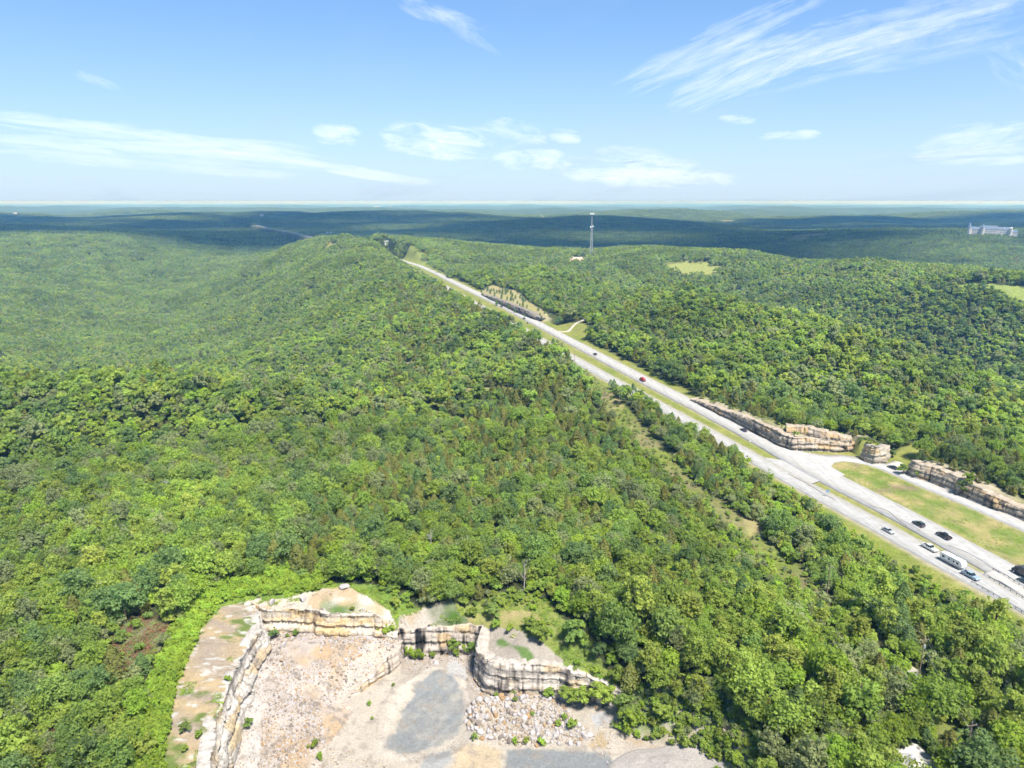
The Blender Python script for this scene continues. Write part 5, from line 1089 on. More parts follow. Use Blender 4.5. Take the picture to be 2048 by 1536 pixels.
# ------------------------------------------------------------------ vehicles
GLASS = flat('car_glass', (.015, .02, .025), .08, vary=.05, spec=.6); TYRE = flat('tyre_rubber', (.02, .02, .02), .9); RIM = flat('wheel_rim', (.45, .45, .46), .35, .8); LAMP = flat('headlamp', (.75, .75, .72), .15); TAIL = flat('tail_lamp', (.35, .02, .02), .25); DARKP = flat('black_plastic', (.03, .03, .032), .6); CHROME = flat('chrome', (.6, .6, .6), .2, 1.0)
def paint(nm, c): return flat('paint_' + nm, c, .3, .2, .05, .8, .5, .6)
def wheel(root, x, y, r=.34, w=.22):
    mb = MB(); mb.tube([(x, y - w / 2, r), (x, y + w / 2, r)], r, 14); t = mb.build('wheel', TYRE, root)
    s = 1 if y > 0 else -1; m2 = MB(); m2.tube([(x, y + s * w * .42, r), (x, y + s * w * .56, r)], r * .62, 10); m2.build('rim', RIM, t)
def vehicle(name, kind, col, loc, rz, label, cat):
    root = empty(name, loc, rz); pm = paint('%02d%02d%02d' % tuple(int(q * 99) for q in col), col)
    def lamps(xf, xr, y, zf, zr):
        for s in (-1, 1):
            MB().box(xf - .06, s * y - .2, zf - .08, xf + .03, s * y + .2, zf + .08).build('headlight', LAMP, root); MB().box(xr - .03, s * y - .16, zr - .12, xr + .06, s * y + .16, zr + .12).build('tail_light', TAIL, root)
    def mirrors(x, y, z):
        for s in (-1, 1): MB().box(x - .08, s * (y + .1) - .1, z - .06, x + .08, s * (y + .1) + .1, z + .08).build('mirror', pm, root)
    if kind in ('sedan', 'suv'):
        if kind == 'sedan': L_, W_, belt, top, prof, cab = 2.38, .91, .93, 1.44, [(-2.38, .32), (-2.38, .88), (-1.75, .98), (.85, .95), (2.1, .80), (2.38, .62), (2.36, .3)], [(-1.85, .95), (-1.15, 1.40), (-.7, 1.44), (.15, 1.42), (1.0, .94)]
        else: L_, W_, belt, top, prof, cab = 2.42, .96, 1.08, 1.74, [(-2.4, .38), (-2.42, 1.08), (-2.2, 1.14), (1.0, 1.1), (2.2, 1.0), (2.42, .75), (2.38, .36)], [(-2.3, 1.1), (-1.95, 1.68), (-1.2, 1.74), (.1, 1.70), (.95, 1.08)]
        MB().prism(prof, -W_, W_, .06, belt - .2).build('body', pm, root, .03)
        MB().prism(cab, -W_ + .05, W_ - .05, .20, belt).build('window', GLASS, root)
        xs = [p[0] for p in cab if p[1] > top - .1]; rf = MB(); rf.box(min(xs) - .05, -W_ + .24, top - .05, max(xs) + .1, W_ - .24, top + .03, .05); rf.build('roof', pm, root)
        for s in (-1, 1):
            for x0 in ((-.75, .05) if kind == 'sedan' else (-1.25, -.25, .1)): MB().add([(x0, s * (W_ - .04), belt), (x0 + .09, s * (W_ - .04), belt), (x0 + .09, s * (W_ - .20), top - .03), (x0, s * (W_ - .20), top - .03)], [(0, 1, 2, 3)]).build('pillar', pm, root)
        MB().box(L_ - .05, -W_ * .8, .3, L_ + .05, W_ * .8, .5, .02).build('bumper', DARKP, root); lamps(L_, -L_, W_ * .68, .7, .85); mirrors(.75, W_, belt + .08)
        for x in (-1.42, 1.45):
            for s in (-1, 1): wheel(root, x, s * (W_ - .1))
    elif kind == 'pickup':
        W_ = 1.0; MB().prism([(-2.9, .5), (-2.9, .98), (-1.1, 1.0), (-1.1, 1.12), (1.0, 1.15), (2.65, 1.08), (2.9, .85), (2.88, .48)], -W_, W_, .05, .9).build('body', pm, root, .03)
        MB().box(-2.8, -.85, .99, -1.15, .85, 1.012).build('cargo_bed', DARKP, root)
        for s in (-1, 1): MB().box(-2.9, s * .93 - .07, .95, -1.1, s * .93 + .07, 1.3).build('bed_side', pm, root)
        MB().box(-2.92, -.95, .9, -2.82, .95, 1.3).build('tailgate', pm, root); MB().prism([(-1.1, 1.1), (-1.02, 1.84), (-.5, 1.9), (.45, 1.86), (1.15, 1.13)], -W_ + .06, W_ - .06, .2, 1.1).build('window', GLASS, root)
        MB().box(-1.05, -.78, 1.85, .5, .78, 1.93, .05).build('roof', pm, root)
        for s in (-1, 1):
            for x0 in (-1.1, -.25): MB().add([(x0, s * (W_ - .05), 1.1), (x0 + .12, s * (W_ - .05), 1.1), (x0 + .14, s * (W_ - .22), 1.86), (x0 + .03, s * (W_ - .22), 1.86)], [(0, 1, 2, 3)]).build('pillar', pm, root)
        MB().box(2.85, -.9, .5, 2.98, .9, .72, .02).build('bumper', CHROME, root); lamps(2.9, -2.92, .76, .92, 1.0); mirrors(.85, W_, 1.25)
        for x in (-1.75, 1.9):
            for s in (-1, 1): wheel(root, x, s * .86, .4, .27)
    elif kind == 'trailer':
        wm = pm; MB().prism([(-4.9, .75), (-4.9, 3.15), (-4.6, 3.3), (4.1, 3.3), (4.9, 2.5), (4.9, 1.3), (4.3, .75)], -1.25, 1.25).build('body', wm, root, .05)
        for s in (-1, 1):
            MB().box(-4.5, s * 1.26 - .012, .95, 4.3, s * 1.26 + .012, 1.25).build('stripe', flat('grey_stripe', (.25, .27, .3), .4), root)
            for x0, w_ in ((-3.9, 1.2), (-1.2, .8), (1.0, .7), (2.4, 1.1)): MB().box(x0, s * 1.27 - .02, 1.75, x0 + w_, s * 1.27 + .02, 2.45).build('window', GLASS, root)
        MB().box(-.1, -1.3, .95, .7, -1.26, 2.75).build('door', flat('trailer_door', (.6, .6, .6), .4), root)
        MB().box(-.6, -1.35, 2.95, 3.8, -1.24, 3.12).build('awning', flat('awning_roll', (.2, .22, .25), .6), root)
        for x0 in (-2.9, 1.5): MB().box(x0, -.45, 3.3, x0 + .95, .45, 3.62, .1).build('air_conditioner', flat('cream_plastic', (.55, .55, .53), .5), root)
        for x0 in (-4.0, .2, 3.2): MB().box(x0, .35, 3.3, x0 + .4, .75, 3.42, .03).build('roof_vent', DARKP, root)
        MB().tube([(4.9, -.5, .7), (6.1, 0, .62)], .07, 5).tube([(4.9, .5, .7), (6.1, 0, .62)], .07, 5).build('hitch', DARKP, root)
        for x in (-.9, -.05):
            for s in (-1, 1): wheel(root, x, s * 1.12, .36, .24)
        for s in (-1, 1): MB().box(-4.96, s * 1.0 - .12, 1.0, -4.9, s * 1.0 + .12, 1.3).build('tail_light', TAIL, root)
    elif kind == 'flatbed':
        MB().box(-3.2, -.95, .75, 3.0, .95, .95).build('chassis', DARKP, root); MB().prism([(.9, .6), (.9, 2.1), (1.2, 2.3), (2.0, 2.25), (2.35, 1.45), (3.2, 1.3), (3.25, .6)], -1.0, 1.0, .08, 1.4).build('cab', pm, root, .04)
        MB().prism([(1.05, 1.5), (1.2, 2.12), (1.95, 2.1), (2.3, 1.5)], -1.02, 1.02, .06, 1.5).build('window', GLASS, root); MB().box(-3.3, -1.1, .95, .75, 1.1, 1.12).build('flatbed', pm, root)
        for k, (x0, w_, h_) in enumerate(((-3.0, 1.5, 1.0), (-1.3, 1.4, 1.4))): MB().box(x0, -.85, 1.12, x0 + w_, .85, 1.12 + h_, .1).build('cargo_box', flat('red_cargo', (.34, .05, .06), .5), root)
        MB().tube([(.72, -.9, 1.1), (.72, -.9, 2.4), (.72, .9, 2.4), (.72, .9, 1.1)], .05, 5).build('rack', DARKP, root); lamps(3.25, -3.3, .75, .95, 1.0)
        for x in (-2.1, 2.3):
            for s in (-1, 1): wheel(root, x, s * .92, .42, .28)
    elif kind == 'truck':
        MB().box(-4.2, -1.1, .7, 3.2, 1.1, .95).build('chassis', DARKP, root); MB().box(-4.2, -1.22, .96, 1.2, 1.22, 3.3).build('cargo_box', pm, root, .04)
        MB().prism([(1.4, .6), (1.4, 2.6), (2.5, 2.55), (2.9, 1.6), (3.5, 1.45), (3.55, .6)], -1.1, 1.1, .08, 1.5).build('cab', flat('truck_cab', (.06, .06, .06), .4), root, .04); MB().prism([(1.7, 1.65), (1.75, 2.4), (2.5, 2.38), (2.82, 1.65)], -1.12, 1.12, .05, 1.6).build('window', GLASS, root); lamps(3.55, -4.2, .85, 1.0, 1.1)
        for x in (-3.1, -2.1, 2.5):
            for s in (-1, 1): wheel(root, x, s * 1.0, .48, .3)
    if kind == 'trailer': root.scale = (.88, .95, .95)
    return tag(root, label, cat)
def on_road(px, py, line, away, zref=RZ):
    x, y = P(px, py, zref); i = int(np.argmin((line[:, 0] - x) ** 2 + (line[:, 1] - y) ** 2)); i = min(max(i, 1), len(line) - 2); d = line[i + 1] - line[i - 1]; a = math.atan2(d[1], d[0]); return (x, y, RZ + .06), a if away else a + math.pi
NAVY = (.03, .035, .06); BLACK = (.018, .018, .02); SILV = (.42, .44, .46); WHITE = (.72, .72, .72)
for nm, kd, c, px, py, line, away, lb, cat in [
    ('car', 'sedan', NAVY, 1487, 862, nb_s, True, 'dark blue car driving alone past the long rock cut', 'car'), ('car', 'suv', (.05, .07, .07), 1837, 1051, nb_s, True, 'dark grey green car just ahead of the black pickup', 'car'),
    ('pickup_truck', 'pickup', BLACK, 1887, 1075, nb_s, True, 'black pickup truck following a dark car on the highway', 'pickup'), ('car', 'sedan', SILV, 1776, 1064, sb_s, False, 'silver car at the rear of the line behind the white pickup', 'car'),
    ('pickup_truck', 'pickup', WHITE, 1859, 1099, sb_s, False, 'white pickup truck between the silver car and the camper', 'pickup'), ('camper_trailer', 'trailer', (.76, .76, .75), 1905, 1130, sb_s, False, 'long white camper trailer being towed beside the trees', 'camper'),
    ('pickup_truck', 'pickup', (.30, .40, .48), 1941, 1155, sb_s, False, 'pale blue pickup towing the white camper', 'pickup'), ('flatbed_truck', 'flatbed', (.30, .04, .05), 1285, 762, nb_s, True, 'red loaded truck in the middle of the highway', 'truck'),
    ('car', 'suv', (.04, .045, .045), 1190, 710, nb_s, True, 'black car north of the red truck', 'car'), ('car', 'suv', BLACK, 1003, 614, nb_s, True, 'black car farthest up the highway beside the rock cut', 'car'),
    ('car', 'sedan', NAVY, 1048, 638, nb_s, True, 'dark car in the right lane of the distant pair', 'car'), ('car', 'sedan', (.35, .37, .38), 1056, 646, nb_s, True, 'grey car in the left lane of the distant pair', 'car'),
    ('car', 'sedan', NAVY, 1785, 937, ramp_s, True, 'dark blue car waiting at the side road on the slip road', 'car'), ('box_truck', 'truck', (.05, .05, .05), 2046, 1152, nb_s, True, 'dark truck cut off by the right edge of the frame', 'truck'), ('car', 'sedan', (.05, .08, .1), 2050, 1166, nb_s, True, 'dark car partly visible at the right edge below the truck', 'car')]:
    loc, a = on_road(px, py, line, away if line is not ramp_s else False); vehicle(nm, kd, c, loc, a, lb, cat)

# ------------------------------------------------------------------ power line
WOOD = flat('pole_wood', (.20, .16, .12), .9, vary=.25); WIRE = flat('wire_aluminium', (.42, .42, .43), .5, .3); CERAM = flat('insulator_grey', (.5, .48, .45), .3)
def power_line():
    n = normals2(np.asarray(POWER)); L = [(0, 0), (1, 12), (0.0, 0)]
    spots = PP([(1238, 812), (1397, 946), (1654, 1188), (1838, 1352), (1935, 1500)], 0); spots = np.vstack([[(47, 540)], spots, [(112, 100)]])
    lbs = ['farthest wooden pole where the wires reach the highway', 'wooden pole beside the small bare gap near the highway', 'wooden pole in the dark cut beside the cedar wood', 'wooden pole standing out against the trees mid way along the wires', 'pale pole above the cream gravel heap', 'wooden pole at the lower right among trees', 'nearest wooden pole of the wire line']
    d = spots[-1] - spots[0]; d /= np.linalg.norm(d); side = np.array([d[1], -d[0]]); tops = []
    for (x, y), lb in zip(spots, lbs):
        g = gz1(x, y); root = empty('power_pole', (x, y, g), math.atan2(side[1], side[0])); MB().tube([(0, 0, -1), (0, 0, 11.4)], [.17, .11], 8).build('pole', WOOD, root); MB().box(-1.25, -.06, 10.5, 1.25, .06, 10.65).build('crossarm', WOOD, root)
        for o in (-1.15, 0, 1.15): MB().tube([(o, 0, 10.62 if o else 11.4), (o, 0, 10.9 if o else 11.68)], .06, 6).build('insulator', CERAM, root)
        MB().tube([(-.28, .05, 8.3), (-.28, .05, 9.2)], .22, 10).build('transformer', flat('transformer_grey', (.4, .42, .42), .5), root) if 'cream' in lb else None
        tag(root, lb, 'power pole', 'poles of the wooden power line'); tops.append([(x + side[0] * o, y + side[1] * o, g + (10.9 if o else 11.68)) for o in (-1.15, 0, 1.15)] + [(x, y, g + 9.2)])
    for k, nm in enumerate(('left outer', 'top middle', 'right outer', 'low')):
        mb = MB()
        for a, b in zip(tops[:-1], tops[1:]):
            pa, pb = Vector(a[k]), Vector(b[k]); ln = (pb - pa).length; sag = ln * .018; mb.tube([pa.lerp(pb, t / 8) - Vector((0, 0, sag * 4 * (t / 8) * (1 - t / 8))) for t in range(9)], .012, 4, False)
        o = mb.build('power_wire', WIRE); tag(o, nm + ' wire strung along the line of wooden poles', 'wire', 'wires of the power line')
power_line()

# ------------------------------------------------------------------ guard rails, signs and posts
GALV = flat('galvanised_steel', (.42, .43, .44), .45, .6); CONC = flat('pale_concrete', (.45, .43, .40), .85)
def guard_rail(pts, label, z=.1):
    l_, s = resample(smooth_line(PP(pts), 1.0, 1), 2.0); root = empty('guard_rail', (l_[0, 0], l_[0, 1], z)); q = l_ - l_[0]; mb = MB()
    for dz in (.52, .70): mb.tube([(a, b, dz) for a, b in q], .055, 5)
    nn = normals2(l_); r0 = [(a + n_[0] * .0, b, .61) for (a, b), n_ in zip(q, nn)]; mb.tube(r0, .09, 4); mb.build('rail', GALV, root)
    for i, (a, b) in enumerate(q): MB().box(a - .07, b - .07, -.3, a + .07, b + .07, .72).build('post', flat('dark_post', (.14, .12, .10), .8), root)
    tag(root, label, 'guard rail')
guard_rail([(1943, 1166), (1996, 1196), (2048, 1228), (2100, 1262)], 'long steel guard rail on the wood side of the lower carriageway')
guard_rail([(1986, 1140), (2010, 1153), (2048, 1177), (2090, 1204)], 'guard rail along the upper edge of the concrete apron')
guard_rail([(1968, 1150), (2000, 1170), (2048, 1199), (2090, 1226)], 'guard rail along the lower edge of the concrete apron')
def sign(px, py, h, w, col, label, nm='road_sign', posts=1):
    x, y = P(px, py, 0); root = empty(nm, (x, y, .0), .3)
    for k in range(posts): MB().tube([((k - (posts - 1) / 2) * w * .7, 0, -.3), ((k - (posts - 1) / 2) * w * .7, 0, h)], .045, 6).build('post', GALV, root)
    MB().box(-w / 2, -.07, h - w * .7, w / 2, -.03, h + .1).build('panel', flat('sign_' + nm + str(px), col, .5), root); tag(root, label, 'sign')
sign(1654, 994, 3.2, 1.6, (.16, .24, .36), 'blue grey sign standing at the wood edge of the lower carriageway', posts=2)
sign(1660, 972, 1.6, .35, (.6, .6, .6), 'small white marker in the median near the crossing', 'marker_post'); sign(1686, 1001, 1.2, .4, (.1, .11, .12), 'small dark marker box on the median grass', 'marker_post')
sign(1897, 1007, 1.4, .35, (.62, .62, .62), 'white marker post on the grass island by the slip road', 'marker_post'); sign(1500, 887, 1.5, .8, (.6, .58, .55), 'pale low sign on the median tip north of the crossing'); sign(1619, 913, 2.0, .6, (.5, .5, .45), 'thin post sign at the foot of the long rock cut')

# ------------------------------------------------------------------ lattice tower on the ridge
def tower():
    x, y = hit(1182, 512); g = gz1(x, y); y0 = y; Ht = (512 - 431) / F * math.hypot(x, y) * 1.0; root = empty('lattice_tower', (x, y, g)); ST = flat('tower_steel', (.42, .44, .46), .5, .4); WH = flat('antenna_white', (.75, .76, .76), .4); n = 20
    def half(z): return .6 + 2.6 * max(0.0, 1 - z / (Ht * .95))
    for sx, sy in ((-1, -1), (1, -1), (1, 1), (-1, 1)): MB().tube([(sx * half(0), sy * half(0), -1), (sx * half(Ht * .5), sy * half(Ht * .5), Ht * .5), (sx * half(Ht), sy * half(Ht), Ht)], [.30, .24, .16], 5).build('leg', ST, root)
    for k in range(n):
        za, zb = Ht * k / n, Ht * (k + 1) / n; ha, hb = half(za), half(zb); m = MB(); c = [(-1, -1), (1, -1), (1, 1), (-1, 1)]
        for i in range(4):
            a, b = c[i], c[(i + 1) % 4]; m.tube([(a[0] * ha, a[1] * ha, za), (b[0] * hb, b[1] * hb, zb)], .13, 4); m.tube([(b[0] * ha, b[1] * ha, za), (a[0] * hb, a[1] * hb, zb)], .13, 4); m.tube([(a[0] * hb, a[1] * hb, zb), (b[0] * hb, b[1] * hb, zb)], .11, 4)
        m.build('brace', ST, root)
    for k in range(9):
        a = k * 2 * math.pi / 9; cx, cy = math.cos(a) * 3.6, math.sin(a) * 3.6; MB().box(cx - .45, cy - .3, Ht - 1.2, cx + .45, cy + .3, Ht + 1.9).build('antenna', WH, root)
    MB().tube([(0, 0, Ht - .6), (0, 0, Ht - .2)], 3.5, 9).build('platform', ST, root); MB().tube([(0, 0, Ht), (0, 0, Ht + 4)], .08, 4).build('lightning_rod', ST, root)
    for dx, dy, z, r in ((-2.2, -1.2, Ht * .70, 1.6), (2.6, -.6, Ht * .71, 1.4)): MB().tube([(dx, dy, z), (dx, dy - .5, z)], [r * .6, r], 12).build('dish', WH, root)
    tag(root, 'tall grey lattice tower with white antennas rising from the ridge', 'tower')
    # its service pad
    px_, py_ = hit(1158, 517); pg = gz1(px_, py_); sh = empty('equipment_shed', (px_ - 2, py_ + 4, pg)); MB().box(-12, -2, -1, 12, 2, 2.0).build('wall', flat('shed_cream', (.62, .55, .46), .7), sh); MB().box(-12.4, -2.4, 2.0, 12.4, 2.4, 2.6, .6).build('roof', flat('shed_roof', (.6, .57, .52), .6), sh); tag(sh, 'long low cream shed in the clearing left of the tower', 'shed')
tower()

# ------------------------------------------------------------------ the castle-like mansion on the far hill
def mansion():
    x, y = hit(1982, 474); g = gz1(x, y) + 11; a = math.atan2(x, y); root = empty('mansion', (x, y, g), -a); k = math.hypot(x, y) / F
    ST = flat('mansion_stone', (.74, .68, .63), .85, vary=.2, scale=.2); SL = flat('slate_roof', (.22, .27, .36), .6, vary=.2, scale=.2); WN = flat('mansion_window', (.06, .07, .09), .2); WH = flat('mansion_trim', (.85, .84, .82), .6)
    def m(px): return (px - 1982) * k
    def block(x0, x1, h, depth, y0=0.0, roof=8.0, rows=3, mat=ST):
        w = MB().box(m(x0), y0, -14, m(x1), y0 + depth, h).build('wall', mat, root)
        if roof: MB().box(m(x0) - .6, y0 - .6, h, m(x1) + .6, y0 + depth + .6, h + roof, depth * .30, 3).build('roof', SL, root)
        n = max(2, int((m(x1) - m(x0)) / 4.2))
        for r_ in range(rows):
            for i in range(n):
                cx = m(x0) + (i + .5) * (m(x1) - m(x0)) / n; MB().box(cx - .75, y0 - .12, h - 4.5 - r_ * 5, cx + .75, y0 + .3, h - 1.8 - r_ * 5).build('window', WN, w)
        return w
    block(1951, 1969, 11, 18, 2); block(1966, 1990, 13, 20, -4, 10); block(1988, 2010, 11, 16, 5); block(2008, 2018, 5, 12, 2, 6, 2); block(1947, 1953, -1, 20, -3, 0, 1)
    def turret(px, r, h, cone, y0=0, white=False):
        t = MB(); t.tube([(m(px), y0, -14), (m(px), y0, h)], r, 14); w = t.build('turret', ST, root); c = MB(); c.tube([(m(px), y0, h), (m(px), y0, h + cone)], [r * 1.15, .15], 14); c.build('cone_roof', WH if white else SL, w)
        for r_ in range(3):
            for s in (-.5, 0, .5): q = MB(); q.box(m(px) + s * r - .45, y0 - r * math.cos(s) - .25, h - 4 - r_ * 5.5, m(px) + s * r + .45, y0 - r * math.cos(s) + .5, h - 1.8 - r_ * 5.5); q.build('window', WN, w)
    turret(1950, 5.8, 16, 16, -2); turret(1969, 5.2, 17, 13, -4); turret(2008, 4.6, 16, 3.5, 1, True)
    for px, h in ((1966, 22), (1988, 22), (1999, 17), (1957, 19)): MB().box(m(px) - 2.2, 6, 8, m(px) + 2.2, 9, h).build('chimney', WH, root)
    tag(root, 'pale stone castle like mansion with slate roofs and turrets on a far hill', 'mansion')
mansion()
# ------------------------------------------------------------------ far houses, road works and town
def house(px, py, z, w, d, h, label, wallc=(.7, .7, .68), roofc=(.6, .6, .6), nm='house'):
    x, y = hit(px, py + 1.5); g = gz1(x, y) + 4; root = empty(nm, (x, y, g), -math.atan2(x, y)); MB().box(-w / 2, 0, -8, w / 2, d, h).build('wall', flat('house_wall_%d' % int(wallc[2] * 100), wallc, .8), root); MB().prism([(-w / 2 - .5, h), (0, h + d * .3), (w / 2 + .5, h)], -.5, d + .5).build('roof', flat('house_roof_%d' % int(roofc[0] * 100), roofc, .7), root)
    for s in (-.28, .28): MB().box(s * w - 1, -.1, 1, s * w + 1, .2, 2.6).build('window', GLASS, root)
    MB().box(-.6, -.1, 0, .6, .2, 2.2).build('door', flat('house_door', (.2, .12, .08), .6), root); tag(root, label, 'house')
for px, py, z, w, d, h, lb in [(655, 469, 0, 11, 9, 9, 'white house left of the pair below the far woods'), (662, 469.5, 0, 9, 9, 10, 'white house right of the pair below the far woods'), (643, 470, 0, 12, 8, 6, 'small pale shed left of the pair of white houses'), (524, 433, 0, 26, 14, 14, 'lone white house in the dark woods above the far highway'), (31, 428, 0, 30, 16, 12, 'pale house at the far left in the dark woods'), (775, 489, 2, 12, 8, 3, 'long pale shed beyond the reddish bank'), (1085, 433, 0, 22, 12, 9, 'pale house far off left of the tower top')]: house(px, py, z, w, d, h, lb)
rr_ = random.Random(9)
for k in range(16):
    px = 752 + rr_.uniform(-12, 95) if k else 757; py = 412.3 + rr_.uniform(-.8, 1.2); x, y = P(px, py, 0); w = rr_.uniform(30, 90); root = empty('town_building', (x, y, gz1(x, y)), -.1); MB().box(-w / 2, 0, -20, w / 2, w * .5, 22).build('wall', flat('town_white', (.7, .7, .7), .8), root); MB().box(-w / 2 - 2, -2, 22, w / 2 + 2, w * .5 + 2, 24.5).build('roof', flat('town_roof', (.55, .56, .58), .8), root); tag(root, 'tiny white building of the far town on the horizon', 'building', 'white buildings of the far town')
for k, (px, py, lb) in enumerate([(531, 459, 'white truck at the left on the distant highway stretch'), (548, 461, 'pale truck parked beside the distant highway'), (566, 464, 'white truck nearest the trees on the distant highway')]):
    x, y = hit(px, py); vehicle('box_truck', 'truck', (.7, .7, .7), (x, y, gz1(x, y) + .5), 2.0, lb, 'truck')
# reddish cut bank by the far highway bend
bank = c3([(715, 493, 6), (730, 489, 9), (745, 491, 9), (756, 497, 6)]); tag(cliff('earth_bank', bank, bank[:, 2] - 6, (-300, 1500), 451, ((.40, .27, .19), (.45, .27, .15), (.2, .14, .1)), back=8, rough=1.5), 'reddish earth bank beside the far highway bend', 'earth bank')

# ------------------------------------------------------------------ high clouds in the sky (thin wind-drawn sheets kilometres up)
SKY_STROKES = [      # (wind slope, stretch, [(from, to, half width, strength, softness)])
    (0.36, 5, [
        ((1255, 160), (1640, -10), 24, 0.75, 1.05),
        ((1270, 180), (1560, 70), 22, 0.7, 1.1),
        ((1350, 212), (1640, 80), 34, 0.95, 1.15),
        ((1520, 112), (2100, -25), 34, 0.7, 1.1), ((1560, 130), (2000, 10), 16, 0.95, 1.1),
        ((1480, 172), (2100, 30), 24, 0.5, 1.0),
        ((1700, 140), (2080, 70), 16, 0.35, 0.95),
        ((1480, 372), (1600, 362), 10, 0.6, 1.05),
        ((1840, 292), (2090, 255), 20, 0.85, 1.15),
        ((1830, 310), (2090, 290), 12, 0.75, 1.15),
        ((1860, 330), (2090, 315), 9, 0.6, 1.1)]),
    (-0.10, 8, [
        ((-40, 232), (420, 285), 18, 0.8, 1.05),
        ((-40, 268), (640, 322), 20, 0.85, 1.1), ((150, 262), (620, 300), 10, 0.6, 1.1),
        ((330, 278), (760, 338), 14, 0.7, 1.0),
        ((660, 340), (860, 366), 12, 0.8, 1.15),
        ((-20, 298), (560, 345), 16, 0.5, 1.0),
        ((180, 392), (640, 394), 9, 0.7, 1.1)]),
    (-0.04, 2.6, [
        ((628, 262), (718, 274), 22, 0.95, 1.3),
        ((770, 276), (975, 296), 30, 1.0, 1.3),
        ((940, 250), (1090, 278), 20, 0.7, 1.1),
        ((1100, 268), (1160, 276), 14, 0.9, 1.2),
        ((990, 318), (1135, 322), 24, 0.95, 1.25),
        ((1130, 335), (1400, 350), 28, 0.9, 1.15),
        ((1250, 345), (1470, 360), 16, 0.75, 1.1),
        ((1200, 305), (1370, 322), 14, 0.55, 1.0),
        ((1440, 238), (1520, 240), 8, 0.8, 1.2),
        ((1520, 275), (1640, 270), 9, 0.9, 1.2),
        ((800, 0), (960, 60), 16, 0.5, 0.98),
        ((860, 20), (1000, 110), 12, 0.4, 0.95),
        ((140, 145), (235, 175), 9, 0.4, 1.0),
        ((1980, 100), (2090, 180), 30, 0.4, 0.95)]),
]

def cloud_mat(name, stretch, bright):
    m, nt, o = new_mat(name); N = nt.nodes; L = nt.links
    at = N.new('ShaderNodeAttribute'); at.attribute_name = 'st'; me_ = N.new('ShaderNodeAttribute'); me_.attribute_name = 'edge'
    sp = N.new('ShaderNodeSeparateXYZ'); L.new(me_.outputs['Vector'], sp.inputs[0])
    def math_(op, a, b=None, c=None, clamp=False):
        n = N.new('ShaderNodeMath'); n.operation = op; n.use_clamp = clamp
        for i, v in enumerate((a, b, c)):
            if v is None: continue
            if isinstance(v, (int, float)): n.inputs[i].default_value = v
            else: L.new(v, n.inputs[i])
        return n.outputs[0]
    def noise(sx, sy, detail, dist):
        mp = N.new('ShaderNodeMapping'); mp.inputs['Scale'].default_value = (sx, sy, 1); L.new(at.outputs['Vector'], mp.inputs['Vector'])
        n = N.new('ShaderNodeTexNoise'); n.inputs['Scale'].default_value = 1; n.inputs['Detail'].default_value = detail; n.inputs['Roughness'].default_value = .62; n.inputs['Distortion'].default_value = dist
        L.new(mp.outputs[0], n.inputs['Vector']); return n.outputs['Fac']
    wob = math_('SUBTRACT', noise(9, 12, 3, 0), .5)
    n1 = noise(60 / stretch, 60, 9, .7); n2 = noise(22 / stretch, 80, 7, .9)
    es = math_('ABSOLUTE', sp.outputs[0]); et = math_('MULTIPLY_ADD', wob, 1.3, sp.outputs[1])
    rr = math_('MULTIPLY_ADD', et, et, math_('MULTIPLY', es, math_('MULTIPLY', es, es)))
    msk = math_('SUBTRACT', 1.0, rr, clamp=True)
    n3 = math_('MULTIPLY_ADD', n1, .55, math_('MULTIPLY', n2, .45))
    dens = math_('MULTIPLY', math_('SUBTRACT', math_('MULTIPLY_ADD', msk, .22, math_('MULTIPLY', n3, 1.45)), .77, clamp=True), 1.7, clamp=True)
    dens = math_('MULTIPLY', math_('MULTIPLY', dens, math_('MULTIPLY', msk, 2.2, clamp=True)), sp.outputs[2])
    d = N.new('ShaderNodeBsdfDiffuse'); d.inputs['Color'].default_value = (bright, bright, bright, 1); t = N.new('ShaderNodeBsdfTranslucent'); t.inputs['Color'].default_value = (bright, bright, bright, 1)
    ad = N.new('ShaderNodeMixShader'); ad.inputs[0].default_value = .85; L.new(d.outputs[0], ad.inputs[1]); L.new(t.outputs[0], ad.inputs[2])
    tr = N.new('ShaderNodeBsdfTransparent'); mx = N.new('ShaderNodeMixShader')
    L.new(dens, mx.inputs[0]); L.new(tr.outputs[0], mx.inputs[1]); L.new(ad.outputs[0], mx.inputs[2]); L.new(mx.outputs[0], o.inputs['Surface'])
    return m
